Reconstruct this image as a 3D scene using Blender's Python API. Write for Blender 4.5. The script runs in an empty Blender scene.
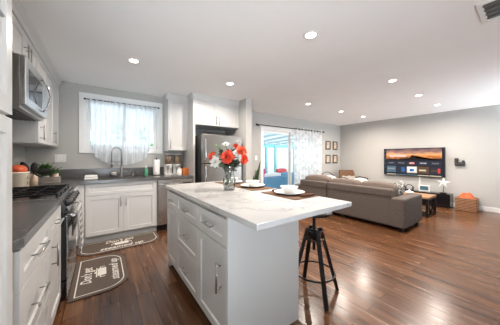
import bpy, bmesh, math, random
from mathutils import Vector, Matrix

PI = math.pi
SC = bpy.context.scene
COL = SC.collection
rnd = random.Random(7)

# ------------------------------------------------------------------ camera
CAM_H = 1.25
cd = bpy.data.cameras.new('camera')
cam = bpy.data.objects.new('camera', cd)
COL.objects.link(cam)
cam.location = (0, 0, CAM_H)
cam.rotation_euler = (PI / 2, 0, -math.radians(35.6))
cd.sensor_width = 36.0
cd.lens = 207.0 / 500.0 * 36.0
cd.shift_y = -5.0 / 500.0
cd.clip_start = 0.02
SC.camera = cam

# ------------------------------------------------------------------ world, exposure
w = bpy.data.worlds.new('daylight')
SC.world = w
w.use_nodes = True
bg = w.node_tree.nodes['Background']
bg.inputs['Color'].default_value = (0.80, 0.91, 1.0, 1)
WORLD = 1.6
LOW_FILL = 13.5
# sky above, a strong glow added below the horizon to brighten the ceiling
_nt = w.node_tree
_tc = _nt.nodes.new('ShaderNodeTexCoord')
_sp = _nt.nodes.new('ShaderNodeSeparateXYZ')
_mr = _nt.nodes.new('ShaderNodeMapRange')
_mr.inputs['From Min'].default_value = -0.06
_mr.inputs['From Max'].default_value = 0.02
_mr.inputs['To Min'].default_value = LOW_FILL
_mr.inputs['To Max'].default_value = WORLD
_nt.links.new(_tc.outputs['Generated'], _sp.inputs[0])
_nt.links.new(_sp.outputs['Z'], _mr.inputs['Value'])
_nt.links.new(_mr.outputs[0], bg.inputs['Strength'])
LAMP_W = 13
LAMP_COL = (1.0, 0.905, 0.81)
vs = SC.view_settings
vs.view_transform = 'Standard'
vs.look = 'None'
vs.gamma = 1.0
vs.exposure = 0.40
vs.use_curve_mapping = False
try:
    SC.cycles.max_bounces = 10
    SC.cycles.diffuse_bounces = 6
    SC.cycles.glossy_bounces = 4
    SC.cycles.transparent_max_bounces = 64
    SC.cycles.sample_clamp_indirect = 6.0
    SC.cycles.caustics_reflective = False
    SC.cycles.caustics_refractive = False
    SC.cycles.use_denoising = True
except Exception:
    pass

# ------------------------------------------------------------------ materials
def newmat(name):
    m = bpy.data.materials.new(name)
    m.use_nodes = True
    nt = m.node_tree
    return m, nt, nt.nodes['Principled BSDF']

def link(nt, a, b):
    nt.links.new(a, b)

def pos_node(nt, scale=(1, 1, 1)):
    tc = nt.nodes.new('ShaderNodeNewGeometry')
    mp = nt.nodes.new('ShaderNodeMapping')
    mp.inputs['Scale'].default_value = scale
    link(nt, tc.outputs['Position'], mp.inputs['Vector'])
    return mp.outputs['Vector']

def obj_node(nt, scale=(1, 1, 1)):
    tc = nt.nodes.new('ShaderNodeTexCoord')
    mp = nt.nodes.new('ShaderNodeMapping')
    mp.inputs['Scale'].default_value = scale
    link(nt, tc.outputs['Object'], mp.inputs['Vector'])
    return mp.outputs['Vector']

def ramp(nt, fac, stops):
    r = nt.nodes.new('ShaderNodeValToRGB')
    el = r.color_ramp.elements
    while len(el) > 1:
        el.remove(el[-1])
    el[0].position = stops[0][0]
    el[0].color = (*stops[0][1], 1)
    for p, c in stops[1:]:
        e = el.new(p)
        e.color = (*c, 1)
    link(nt, fac, r.inputs['Fac'])
    return r.outputs['Color']

def noise(nt, vec, scale, detail=3, rough=0.5):
    n = nt.nodes.new('ShaderNodeTexNoise')
    n.inputs['Scale'].default_value = scale
    n.inputs['Detail'].default_value = detail
    n.inputs['Roughness'].default_value = rough
    link(nt, vec, n.inputs['Vector'])
    return n.outputs['Fac']

def bump(nt, p, h, strength, dist=0.002):
    b = nt.nodes.new('ShaderNodeBump')
    b.inputs['Strength'].default_value = strength
    b.inputs['Distance'].default_value = dist
    link(nt, h, b.inputs['Height'])
    link(nt, b.outputs['Normal'], p.inputs['Normal'])

def pm(name, col, rough=0.5, metal=0.0, var=0.06, nscale=8.0, bmp=0.0, bscale=120.0, stretch=(1, 1, 1), spec=None, coat=0.0):
    """procedural material: a base colour with gentle noise variation and bump"""
    m, nt, p = newmat(name)
    v = obj_node(nt, stretch)
    f = noise(nt, v, nscale)
    lo = tuple(max(0, c * (1 - var)) for c in col)
    hi = tuple(min(1, c * (1 + var)) for c in col)
    link(nt, ramp(nt, f, [(0.3, lo), (0.7, hi)]), p.inputs['Base Color'])
    p.inputs['Roughness'].default_value = rough
    p.inputs['Metallic'].default_value = metal
    if spec is not None:
        p.inputs['Specular IOR Level'].default_value = spec
    if coat:
        p.inputs['Coat Weight'].default_value = coat
    if bmp:
        bump(nt, p, noise(nt, v, bscale, 4), bmp)
    return m

def emis(name, col, strength):
    m, nt, p = newmat(name)
    p.inputs['Base Color'].default_value = (*[min(1, c) * 0.05 for c in col], 1)
    p.inputs['Emission Color'].default_value = (*col, 1)
    p.inputs['Emission Strength'].default_value = strength
    p.inputs['Roughness'].default_value = 0.25
    return m

def glass(name, tint=(1, 1, 1), refl=0.08, rough=0.0):
    m = bpy.data.materials.new(name)
    m.use_nodes = True
    nt = m.node_tree
    nt.nodes.clear()
    out = nt.nodes.new('ShaderNodeOutputMaterial')
    mx = nt.nodes.new('ShaderNodeMixShader')
    tr = nt.nodes.new('ShaderNodeBsdfTransparent')
    tr.inputs['Color'].default_value = (*tint, 1)
    gl = nt.nodes.new('ShaderNodeBsdfGlossy')
    gl.inputs['Roughness'].default_value = rough
    lw = nt.nodes.new('ShaderNodeLayerWeight')
    lw.inputs['Blend'].default_value = 0.25
    mm = nt.nodes.new('ShaderNodeMath')
    mm.operation = 'MULTIPLY_ADD'
    mm.inputs[1].default_value = 0.5
    mm.inputs[2].default_value = refl * 0.5
    link(nt, lw.outputs['Fresnel'], mm.inputs[0])
    link(nt, mm.outputs[0], mx.inputs['Fac'])
    link(nt, tr.outputs[0], mx.inputs[1])
    link(nt, gl.outputs[0], mx.inputs[2])
    link(nt, mx.outputs[0], out.inputs['Surface'])
    return m

def sheer(name, col, opacity, pattern=False):
    m = bpy.data.materials.new(name)
    m.use_nodes = True
    nt = m.node_tree
    nt.nodes.clear()
    out = nt.nodes.new('ShaderNodeOutputMaterial')
    mx = nt.nodes.new('ShaderNodeMixShader')
    m2 = nt.nodes.new('ShaderNodeMixShader')
    tr = nt.nodes.new('ShaderNodeBsdfTransparent')
    df = nt.nodes.new('ShaderNodeBsdfDiffuse')
    tl = nt.nodes.new('ShaderNodeBsdfTranslucent')
    df.inputs['Color'].default_value = (*col, 1)
    tl.inputs['Color'].default_value = (*col, 1)
    m2.inputs['Fac'].default_value = 0.5
    link(nt, df.outputs[0], m2.inputs[1])
    link(nt, tl.outputs[0], m2.inputs[2])
    if pattern:
        v = obj_node(nt, (9, 1, 5))
        f = noise(nt, v, 1.6, 2, 0.6)
        c = ramp(nt, f, [(0.42, (opacity * 0.92,) * 3), (0.55, (min(1, opacity * 1.1),) * 3)])
        link(nt, c, mx.inputs['Fac'])
        c2 = ramp(nt, f, [(0.44, (0.76, 0.775, 0.79)), (0.54, col)])
        link(nt, c2, df.inputs['Color'])
        link(nt, c2, tl.inputs['Color'])
    else:
        v = obj_node(nt, (14, 1, 0.6))
        f = noise(nt, v, 2.0, 3, 0.6)
        c = ramp(nt, f, [(0.35, (opacity * 0.70,) * 3), (0.65, (min(1, opacity * 1.28),) * 3)])
        link(nt, c, mx.inputs['Fac'])
    link(nt, tr.outputs[0], mx.inputs[1])
    link(nt, m2.outputs[0], mx.inputs[2])
    link(nt, mx.outputs[0], out.inputs['Surface'])
    return m

def wood_floor():
    m, nt, p = newmat('plank_floor')
    g = nt.nodes.new('ShaderNodeNewGeometry')
    sp = nt.nodes.new('ShaderNodeSeparateXYZ')
    link(nt, g.outputs['Position'], sp.inputs[0])
    cb = nt.nodes.new('ShaderNodeCombineXYZ')
    link(nt, sp.outputs['Y'], cb.inputs['X'])
    link(nt, sp.outputs['X'], cb.inputs['Y'])
    br = nt.nodes.new('ShaderNodeTexBrick')
    br.offset = 0.37
    br.inputs['Scale'].default_value = 1.0
    br.inputs['Brick Width'].default_value = 1.3
    br.inputs['Row Height'].default_value = 0.125
    br.inputs['Mortar Size'].default_value = 0.0018
    br.inputs['Mortar Smooth'].default_value = 0.2
    br.inputs['Bias'].default_value = 0.0
    br.inputs['Color1'].default_value = (0, 0, 0, 1)
    br.inputs['Color2'].default_value = (1, 1, 1, 1)
    br.inputs['Mortar'].default_value = (0.5, 0.5, 0.5, 1)
    link(nt, cb.outputs[0], br.inputs['Vector'])
    mp = nt.nodes.new('ShaderNodeMapping')
    mp.inputs['Scale'].default_value = (1.0, 13, 1)
    link(nt, cb.outputs[0], mp.inputs['Vector'])
    # shift the grain from plank to plank
    ad = nt.nodes.new('ShaderNodeVectorMath')
    ad.operation = 'MULTIPLY_ADD'
    ad.inputs[1].default_value = (13, 17, 0)
    link(nt, br.outputs['Color'], ad.inputs[0])
    link(nt, mp.outputs[0], ad.inputs[2])
    f1 = noise(nt, ad.outputs[0], 1.8, 5, 0.55)
    mix = nt.nodes.new('ShaderNodeMath')
    mix.operation = 'MULTIPLY_ADD'
    mix.inputs[1].default_value = 0.22
    bw = nt.nodes.new('ShaderNodeSeparateColor')
    link(nt, br.outputs['Color'], bw.inputs[0])
    link(nt, bw.outputs[0], mix.inputs[0])
    ms = nt.nodes.new('ShaderNodeMath')
    ms.operation = 'MULTIPLY'
    ms.inputs[1].default_value = 0.80
    link(nt, f1, ms.inputs[0])
    link(nt, ms.outputs[0], mix.inputs[2])
    c = ramp(nt, mix.outputs[0], [(0.20, (0.040, 0.015, 0.0065)), (0.42, (0.088, 0.036, 0.0155)),
                                  (0.62, (0.140, 0.061, 0.027)), (0.85, (0.220, 0.107, 0.052))])
    mc = nt.nodes.new('ShaderNodeMix')
    mc.data_type = 'RGBA'
    link(nt, br.outputs['Fac'], mc.inputs['Factor'])
    link(nt, c, mc.inputs['A'])
    mc.inputs['B'].default_value = (0.025, 0.010, 0.006, 1)
    link(nt, mc.outputs['Result'], p.inputs['Base Color'])
    rr = ramp(nt, f1, [(0.3, (0.19,) * 3), (0.75, (0.30,) * 3)])
    link(nt, rr, p.inputs['Roughness'])
    p.inputs['Specular IOR Level'].default_value = 0.42
    bump(nt, p, f1, 0.10, 0.002)
    return m

def quartz_white():
    m, nt, p = newmat('white_quartz')
    v = pos_node(nt)
    f = noise(nt, v, 2.2, 6, 0.62)
    mth = nt.nodes.new('ShaderNodeMath')
    mth.operation = 'SUBTRACT'
    mth.inputs[1].default_value = 0.5
    link(nt, f, mth.inputs[0])
    ab = nt.nodes.new('ShaderNodeMath')
    ab.operation = 'ABSOLUTE'
    link(nt, mth.outputs[0], ab.inputs[0])
    c = ramp(nt, ab.outputs[0], [(0.0, (0.36, 0.355, 0.35)), (0.010, (0.50, 0.495, 0.485)), (0.035, (0.55, 0.54, 0.53))])
    link(nt, c, p.inputs['Base Color'])
    p.inputs['Roughness'].default_value = 0.16
    return m

def wicker():
    m, nt, p = newmat('woven_wicker')
    v = obj_node(nt, (1, 1, 1))
    wv = nt.nodes.new('ShaderNodeTexWave')
    wv.bands_direction = 'Z'
    wv.inputs['Scale'].default_value = 9
    wv.inputs['Distortion'].default_value = 2.5
    wv.inputs['Detail'].default_value = 2
    wv.inputs['Detail Scale'].default_value = 5
    link(nt, v, wv.inputs['Vector'])
    c = ramp(nt, wv.outputs['Fac'], [(0.1, (0.07, 0.028, 0.012)), (0.6, (0.28, 0.125, 0.055)), (1.0, (0.42, 0.22, 0.11))])
    link(nt, c, p.inputs['Base Color'])
    p.inputs['Roughness'].default_value = 0.7
    bump(nt, p, wv.outputs['Fac'], 0.6, 0.006)
    return m

def pattern_mat(name, a, b, scale):
    m, nt, p = newmat(name)
    v = obj_node(nt, (1, 1, 1))
    ch = nt.nodes.new('ShaderNodeTexVoronoi')
    ch.feature = 'DISTANCE_TO_EDGE'
    ch.inputs['Scale'].default_value = scale
    ch.inputs['Randomness'].default_value = 0.25
    link(nt, v, ch.inputs['Vector'])
    link(nt, ramp(nt, ch.outputs['Distance'], [(0.07, a), (0.12, b)]), p.inputs['Base Color'])
    p.inputs['Roughness'].default_value = 0.9
    return m

def check_mat(name, a, b, scale):
    m, nt, p = newmat(name)
    v = obj_node(nt, (scale, scale, scale))
    ws = []
    for d in ('Y', 'Z'):
        wv = nt.nodes.new('ShaderNodeTexWave')
        wv.bands_direction = d
        wv.inputs['Scale'].default_value = 1.0
        link(nt, v, wv.inputs['Vector'])
        ws.append(wv.outputs['Fac'])
    ad = nt.nodes.new('ShaderNodeMath')
    ad.operation = 'MULTIPLY'
    link(nt, ws[0], ad.inputs[0])
    link(nt, ws[1], ad.inputs[1])
    link(nt, ramp(nt, ad.outputs[0], [(0.08, a), (0.5, b)]), p.inputs['Base Color'])
    p.inputs['Roughness'].default_value = 0.95
    return m

def sunset_mat():
    """the glowing picture on the television: orange dusk sky over dark land"""
    m, nt, p = newmat('screen_sunset')
    v = obj_node(nt)
    sp = nt.nodes.new('ShaderNodeSeparateXYZ')
    link(nt, v, sp.inputs[0])
    f = noise(nt, obj_node(nt, (1, 3, 9)), 1.6, 4)
    ad = nt.nodes.new('ShaderNodeMath')
    ad.operation = 'MULTIPLY_ADD'
    ad.inputs[1].default_value = 0.22
    link(nt, f, ad.inputs[0])
    link(nt, sp.outputs['Z'], ad.inputs[2])
    mr = nt.nodes.new('ShaderNodeMapRange')
    mr.inputs['From Min'].default_value = 0.13
    mr.inputs['From Max'].default_value = 0.50
    link(nt, ad.outputs[0], mr.inputs['Value'])
    c = ramp(nt, mr.outputs[0], [(0.0, (0.02, 0.006, 0.004)), (0.20, (0.10, 0.03, 0.015)), (0.36, (0.85, 0.26, 0.05)),
                                 (0.52, (0.95, 0.48, 0.20)), (0.72, (0.42, 0.20, 0.16)), (1.0, (0.10, 0.06, 0.09))])
    p.inputs['Base Color'].default_value = (0.01, 0.01, 0.01, 1)
    link(nt, c, p.inputs['Emission Color'])
    p.inputs['Emission Strength'].default_value = 0.85
    p.inputs['Roughness'].default_value = 0.2
    return m

M = {}
M['wall'] = pm('wall_paint', (0.475, 0.465, 0.445), 0.85, var=0.015, nscale=2, bmp=0.05, bscale=160, spec=0.2)
M['ceil'] = pm('ceiling_paint', (0.94, 0.93, 0.92), 0.9, var=0.012, nscale=2, bmp=0.06, bscale=90, spec=0.1)
M['trim'] = pm('white_trim_paint', (0.82, 0.82, 0.81), 0.4, var=0.01)
M['cab'] = pm('white_cabinet_paint', (0.60, 0.59, 0.575), 0.34, var=0.012, nscale=3)
M['cabin'] = pm('cabinet_toe_kick_paint', (0.50, 0.49, 0.47), 0.6, var=0.03)
M['floor'] = wood_floor()
M['counter'] = pm('grey_quartz', (0.108, 0.106, 0.105), 0.24, var=0.15, nscale=60)
M['quartz'] = quartz_white()
M['steel'] = pm('brushed_steel', (0.36, 0.34, 0.315), 0.30, 1.0, var=0.04, nscale=3, stretch=(1, 1, 40))
M['steelh'] = pm('brushed_steel_sideways', (0.60, 0.60, 0.60), 0.26, 1.0, var=0.04, nscale=3, stretch=(1, 30, 1))
M['nickel'] = pm('satin_nickel', (0.36, 0.345, 0.33), 0.28, 1.0, var=0.03)
M['chrome'] = pm('polished_chrome', (0.72, 0.72, 0.73), 0.10, 1.0, var=0.02)
M['black'] = pm('black_metal', (0.008, 0.008, 0.009), 0.4, var=0.2, spec=0.25)
M['blackgloss'] = pm('black_glass', (0.008, 0.008, 0.010), 0.07, var=0.1)
M['blackplastic'] = pm('black_plastic', (0.02, 0.02, 0.022), 0.5, var=0.2)
M['darkgrey'] = pm('dark_grey_plastic', (0.05, 0.05, 0.055), 0.5, var=0.1)
M['bronze'] = pm('dark_bronze', (0.035, 0.025, 0.02), 0.4, 0.6, var=0.1)
M['sofa'] = pm('taupe_upholstery', (0.122, 0.101, 0.090), 0.95, var=0.14, nscale=40, bmp=0.35, bscale=500, spec=0.15)
M['sofac'] = pm('taupe_cushion_fabric', (0.140, 0.110, 0.094), 0.95, var=0.14, nscale=40, bmp=0.35, bscale=500, spec=0.15)
M['mat'] = pm('brown_floor_mat', (0.115, 0.088, 0.072), 0.9, var=0.12, nscale=60, bmp=0.3, bscale=400, spec=0.15)
M['matwhite'] = pm('cream_print', (0.72, 0.68, 0.62), 0.9, var=0.05)
M['placemat'] = pm('brown_woven_placemat', (0.150, 0.088, 0.055), 0.85, var=0.35, nscale=90, bmp=0.5, bscale=300, spec=0.15)
M['napkin'] = pm('dark_brown_cloth', (0.10, 0.05, 0.035), 0.95, var=0.2, nscale=40, spec=0.1)
M['china'] = pm('white_china', (0.86, 0.85, 0.83), 0.18, var=0.01)
M['glass'] = glass('window_glass', (0.97, 0.99, 1.0), 0.05)
M['vase'] = glass('vase_glass', (0.95, 0.96, 0.96), 0.20)
M['vasewater'] = glass('vase_water', (0.86, 0.89, 0.88), 0.10)
M['clear'] = glass('clear_plastic', (0.94, 0.95, 0.96), 0.12)
M['ovenglass'] = pm('oven_glass', (0.02, 0.02, 0.022), 0.05, var=0.1)
M['sheer'] = sheer('sheer_voile', (0.88, 0.93, 0.98), 0.74)
M['sheer2'] = sheer('patterned_sheer', (0.90, 0.90, 0.91), 0.72, True)
M['coral'] = pm('coral_petals', (0.74, 0.085, 0.040), 0.7, var=0.3, nscale=30)
M['peach'] = pm('peach_petals', (0.78, 0.125, 0.055), 0.7, var=0.25, nscale=30)
M['whitepetal'] = pm('white_petals', (0.84, 0.84, 0.80), 0.7, var=0.05, nscale=30)
M['yellow'] = pm('yellow_centre', (0.62, 0.40, 0.06), 0.8, var=0.3, nscale=60)
M['leaf'] = pm('green_leaf', (0.075, 0.16, 0.045), 0.55, var=0.35, nscale=12)
M['leaflight'] = pm('light_green_leaf', (0.16, 0.32, 0.07), 0.55, var=0.3, nscale=12)
M['leafdark'] = pm('dusty_green_leaf', (0.085, 0.115, 0.085), 0.6, var=0.35, nscale=12)
M['stem'] = pm('green_stem', (0.07, 0.13, 0.05), 0.6, var=0.2)
M['wood'] = pm('tan_wood', (0.30, 0.165, 0.085), 0.5, var=0.3, nscale=4, stretch=(12, 1, 12))
M['woodlight'] = pm('pale_wood', (0.60, 0.46, 0.33), 0.55, var=0.15, nscale=4, stretch=(1, 1, 8))
M['barnwood'] = pm('weathered_wood', (0.30, 0.265, 0.235), 0.8, var=0.5, nscale=5, stretch=(1, 2, 14), bmp=0.3)
M['cream'] = pm('cream_ceramic', (0.70, 0.62, 0.51), 0.35, var=0.03)
M['pink'] = pm('pinkish_candle', (0.72, 0.54, 0.45), 0.5, var=0.05)
M['orange'] = pm('orange_skin', (0.66, 0.115, 0.04), 0.5, var=0.25, nscale=20)
M['orangebox'] = pm('orange_card', (0.80, 0.23, 0.05), 0.5, var=0.05)
M['fleece'] = pm('orange_fleece', (0.80, 0.235, 0.10), 0.95, var=0.2, nscale=25, bmp=0.5, bscale=120)
M['wicker'] = wicker()
M['tan'] = pm('tan_cane', (0.15, 0.070, 0.032), 0.7, var=0.3, nscale=70, bmp=0.3, bscale=200)
M['whitefur'] = pm('white_fleece', (0.80, 0.77, 0.72), 0.95, var=0.08, nscale=60, bmp=0.5, bscale=200)
M['pillow'] = pattern_mat('black_white_pattern', (0.42, 0.41, 0.39), (0.045, 0.045, 0.045), 20)
M['towel'] = check_mat('checked_towel', (0.86, 0.85, 0.83), (0.20, 0.20, 0.20), 5)
M['towelgrey'] = check_mat('grey_towel', (0.30, 0.30, 0.31), (0.58, 0.57, 0.56), 12)
M['paper'] = pm('white_paper', (0.83, 0.82, 0.80), 0.9, var=0.02)
M['soap'] = pm('green_soap', (0.10, 0.34, 0.20), 0.25, var=0.08)
M['cereal'] = pm('tan_cereal', (0.36, 0.21, 0.11), 0.9, var=0.6, nscale=70)
M['cereal2'] = pm('brown_nuts', (0.42, 0.28, 0.16), 0.9, var=0.6, nscale=55)
M['plastic'] = pm('white_plastic', (0.80, 0.79, 0.77), 0.4, var=0.02)
M['art'] = pm('sepia_print', (0.55, 0.44, 0.33), 0.6, var=0.45, nscale=9)
M['artframe'] = pm('dark_frame_wood', (0.06, 0.035, 0.022), 0.45, var=0.2)
M['diffuser'] = emis('lamp_diffuser', (1.0, 0.95, 0.88), 9.0)
M['screen'] = emis('screen_dark', (0.010, 0.013, 0.026), 0.8)
M['screenrow'] = emis('screen_tile', (0.022, 0.026, 0.045), 0.8)
M['sunset'] = sunset_mat()
M['screenland'] = emis('screen_land', (0.010, 0.005, 0.004), 0.6)
M['white_glow'] = emis('screen_white', (0.85, 0.85, 0.87), 0.85)
M['grey_glow'] = emis('screen_grey', (0.28, 0.30, 0.34), 0.8)
M['red_glow'] = emis('screen_red', (0.65, 0.06, 0.05), 0.8)
M['blue_glow'] = emis('screen_blue', (0.03, 0.13, 0.38), 0.8)
M['teal_glow'] = emis('screen_teal', (0.08, 0.16, 0.20), 0.8)
M['tan_glow'] = emis('screen_tan', (0.62, 0.55, 0.40), 0.8)
M['brown_glow'] = emis('screen_brown', (0.12, 0.06, 0.03), 0.8)
M['teal'] = pm('turquoise_paint', (0.16, 0.42, 0.42), 0.6, var=0.06)
M['patiosheet'] = sheer('patio_roof_sheet', (0.86, 0.91, 0.92), 0.88)
M['patioroof'] = pm('pale_blue_roof_panel', (0.50, 0.60, 0.62), 0.7, var=0.10, nscale=14)
M['patio'] = pm('pale_concrete', (0.62, 0.61, 0.58), 0.9, var=0.06, nscale=4)
M['bluefab'] = pm('light_blue_fabric', (0.13, 0.30, 0.46), 0.9, var=0.08, nscale=20)
M['pinkfab'] = pm('magenta_fabric', (0.55, 0.035, 0.16), 0.9, var=0.1, nscale=20)
M['redfab'] = pm('red_fabric', (0.50, 0.04, 0.05), 0.9, var=0.1)
M['fence'] = pm('white_fence_board', (0.78, 0.78, 0.77), 0.8, var=0.04, stretch=(8, 8, 1))
M['hedge'] = pm('hedge_green', (0.22, 0.36, 0.16), 0.9, var=0.5, nscale=14)
M['bark'] = pm('bark_brown', (0.12, 0.08, 0.05), 0.9, var=0.3)
M['ventgrey'] = pm('vent_inside_grey', (0.16, 0.155, 0.15), 0.7, var=0.1)
M['terracotta'] = pm('dark_plant_pot', (0.06, 0.055, 0.05), 0.6, var=0.1)
M['grass'] = pm('lawn_green', (0.14, 0.22, 0.07), 0.95, var=0.4, nscale=20)

# ------------------------------------------------------------------ mesh builder
class MB:
    def __init__(self):
        self.bm = bmesh.new()
        self.smooth = False

    def _merge(self, t, smooth=False):
        if smooth:
            for f in t.faces:
                f.smooth = True
        me = bpy.data.meshes.new('tmp')
        t.to_mesh(me)
        t.free()
        self.bm.from_mesh(me)
        bpy.data.meshes.remove(me)
        return self

    def box(self, x0, y0, z0, x1, y1, z1, bev=0.0, seg=2, mtx=None, smooth=False):
        t = bmesh.new()
        bmesh.ops.create_cube(t, size=1.0)
        for v in t.verts:
            v.co = Vector((x0 + (v.co.x + .5) * (x1 - x0), y0 + (v.co.y + .5) * (y1 - y0), z0 + (v.co.z + .5) * (z1 - z0)))
        if bev > 0:
            bmesh.ops.bevel(t, geom=t.edges[:], offset=bev, segments=seg, profile=0.5, affect='EDGES')
        if mtx:
            t.transform(mtx)
        return self._merge(t, smooth)

    def cushion(self, x0, y0, z0, x1, y1, z1, puff=0.03, n=8, mtx=None, rr=0.35):
        """a soft box: subdivided cube whose faces bulge and corners round"""
        t = bmesh.new()
        bmesh.ops.create_cube(t, size=2.0)
        bmesh.ops.subdivide_edges(t, edges=t.edges[:], cuts=n, use_grid_fill=True)
        sx, sy, sz = (x1 - x0) / 2, (y1 - y0) / 2, (z1 - z0) / 2
        r = min(sx, sy, sz) * rr
        for v in t.verts:
            u = Vector(v.co)
            p = Vector((u.x * sx, u.y * sy, u.z * sz))
            q = Vector((max(-sx + r, min(sx - r, p.x)), max(-sy + r, min(sy - r, p.y)), max(-sz + r, min(sz - r, p.z))))
            d = p - q
            if d.length > 1e-9:
                # corners rounded
                d = d.normalized() * min(r, d.length)
            p = q + d
            b = Vector((0, 0, 0))
            for ax in range(3):
                o = [a for a in range(3) if a != ax]
                if abs(abs(u[ax]) - 1) < 1e-6:
                    b[ax] += (1 if u[ax] > 0 else -1) * puff * (1 - u[o[0]] ** 2) * (1 - u[o[1]] ** 2)
            v.co = p + b + Vector(((x0 + x1) / 2, (y0 + y1) / 2, (z0 + z1) / 2))
        if mtx:
            t.transform(mtx)
        return self._merge(t, True)

    def lathe(self, prof, c=(0, 0, 0), n=28, mtx=None, smooth=True, squash=None):
        t = bmesh.new()
        rings = []
        for r, z in prof:
            if r < 1e-6:
                rings.append([t.verts.new((0, 0, z))])
            else:
                rings.append([t.verts.new((r * math.cos(2 * PI * i / n), r * math.sin(2 * PI * i / n), z)) for i in range(n)])
        for a, b in zip(rings, rings[1:]):
            for i in range(n):
                j = (i + 1) % n
                if len(a) == 1 and len(b) == 1:
                    continue
                if len(a) == 1:
                    t.faces.new((a[0], b[i], b[j]))
                elif len(b) == 1:
                    t.faces.new((a[i], b[0], a[j]))
                else:
                    t.faces.new((a[i], b[i], b[j], a[j]))
        bmesh.ops.recalc_face_normals(t, faces=t.faces[:])
        m = Matrix.Translation(Vector(c))
        t.transform(m @ mtx if mtx else m)
        return self._merge(t, smooth)

    def cyl(self, p0, p1, r0, r1=None, n=16, smooth=True):
        r1 = r0 if r1 is None else r1
        p0, p1 = Vector(p0), Vector(p1)
        d = p1 - p0
        L = d.length
        q = Vector((0, 0, 1)).rotation_difference(d.normalized()).to_matrix().to_4x4()
        t = bmesh.new()
        a = [t.verts.new((r0 * math.cos(2 * PI * i / n), r0 * math.sin(2 * PI * i / n), 0)) for i in range(n)]
        b = [t.verts.new((r1 * math.cos(2 * PI * i / n), r1 * math.sin(2 * PI * i / n), L)) for i in range(n)]
        side = []
        for i in range(n):
            j = (i + 1) % n
            side.append(t.faces.new((a[i], a[j], b[j], b[i])))
        t.faces.new(a[::-1])
        t.faces.new(b)
        for f in side:
            f.smooth = smooth
        t.transform(Matrix.Translation(p0) @ q)
        return self._merge(t)

    def tube(self, pts, r, n=10, closed=False, radii=None, smooth=True):
        pts = [Vector(p) for p in pts]
        t = bmesh.new()
        N = len(pts)
        rings = []
        prev = None
        for k, p in enumerate(pts):
            if closed:
                d = pts[(k + 1) % N] - pts[k - 1]
            else:
                d = pts[min(k + 1, N - 1)] - pts[max(k - 1, 0)]
            d.normalize()
            if prev is None:
                u = d.orthogonal().normalized()
            else:
                u = (prev - d * prev.dot(d)).normalized()
            prev = u
            v = d.cross(u)
            rr = radii[k] if radii else r
            rings.append([t.verts.new(p + rr * (math.cos(2 * PI * i / n) * u + math.sin(2 * PI * i / n) * v)) for i in range(n)])
        K = N if closed else N - 1
        for k in range(K):
            a, b = rings[k], rings[(k + 1) % N]
            off = 0
            if closed and k == N - 1:
                off = min(range(n), key=lambda o: (a[0].co - b[o].co).length)
            for i in range(n):
                t.faces.new((a[i], a[(i + 1) % n], b[(i + 1 + off) % n], b[(i + off) % n]))
        if not closed:
            t.faces.new(rings[0][::-1])
            t.faces.new(rings[-1])
        bmesh.ops.recalc_face_normals(t, faces=t.faces[:])
        return self._merge(t, smooth)

    def prism(self, poly, z0, z1, mtx=None, bev=0.0):
        """outline (x, y) extruded from z0 to z1"""
        t = bmesh.new()
        a = [t.verts.new((x, y, z0)) for x, y in poly]
        b = [t.verts.new((x, y, z1)) for x, y in poly]
        n = len(poly)
        t.faces.new(a[::-1])
        t.faces.new(b)
        for i in range(n):
            j = (i + 1) % n
            t.faces.new((a[i], a[j], b[j], b[i]))
        bmesh.ops.recalc_face_normals(t, faces=t.faces[:])
        if bev:
            bmesh.ops.bevel(t, geom=t.edges[:], offset=bev, segments=2, profile=0.5, affect='EDGES')
        if mtx:
            t.transform(mtx)
        return self._merge(t)

    def grid(self, fn, nu, nv, thick=0.0, smooth=True):
        t = bmesh.new()
        g = [[t.verts.new(fn(i / nu, j / nv)) for j in range(nv + 1)] for i in range(nu + 1)]
        for i in range(nu):
            for j in range(nv):
                t.faces.new((g[i][j], g[i + 1][j], g[i + 1][j + 1], g[i][j + 1]))
        if thick:
            bmesh.ops.solidify(t, geom=t.faces[:], thickness=thick)
        return self._merge(t, smooth)

    def ico(self, c, r, sub=2, scale=(1, 1, 1), jitter=0.0, mtx=None, smooth=True):
        t = bmesh.new()
        bmesh.ops.create_icosphere(t, subdivisions=sub, radius=r)
        for v in t.verts:
            k = 1 + (rnd.random() - .5) * 2 * jitter
            v.co = Vector((v.co.x * scale[0] * k, v.co.y * scale[1] * k, v.co.z * scale[2] * k))
        if mtx:
            t.transform(mtx)
        t.transform(Matrix.Translation(Vector(c)))
        return self._merge(t, smooth)

    def shaker(self, P, u0, u1, w0, w1, th=0.02, fr=0.057, rec=0.009, slope=0.006):
        """a shaker front: slab with a recessed flat panel. P(u, w, n) maps to the room"""
        t = bmesh.new()
        def ring(a, n):
            return [t.verts.new(P(*q, n)) for q in ((u0 + a, w0 + a), (u1 - a, w0 + a), (u1 - a, w1 - a), (u0 + a, w1 - a))]
        e = 0.0015
        rs = [ring(0, 0), ring(0, th - e), ring(e, th), ring(fr, th), ring(fr + slope, th - rec)]
        t.faces.new(rs[0])
        for a, b in zip(rs, rs[1:]):
            for i in range(4):
                j = (i + 1) % 4
                t.faces.new((a[i], a[j], b[j], b[i]))
        t.faces.new(rs[-1])
        bmesh.ops.recalc_face_normals(t, faces=t.faces[:])
        return self._merge(t)

    def build(self, name, mat, parent=None, **props):
        me = bpy.data.meshes.new(name)
        off = Vector((0, 0, 0))
        q = parent
        while q is not None:
            off += q.location
            q = q.parent
        if parent is not None and off.length > 0:
            self.bm.transform(Matrix.Translation(-off))
        self.bm.to_mesh(me)
        self.bm.free()
        me.materials.append(mat)
        o = bpy.data.objects.new(name, me)
        COL.objects.link(o)
        if parent is not None:
            o.parent = parent
        for k, v in props.items():
            o[k] = v
        return o

def tag(o, label, cat, group=None):
    o['label'] = label
    o['category'] = cat
    if group:
        o['group'] = group
    return o

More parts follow.
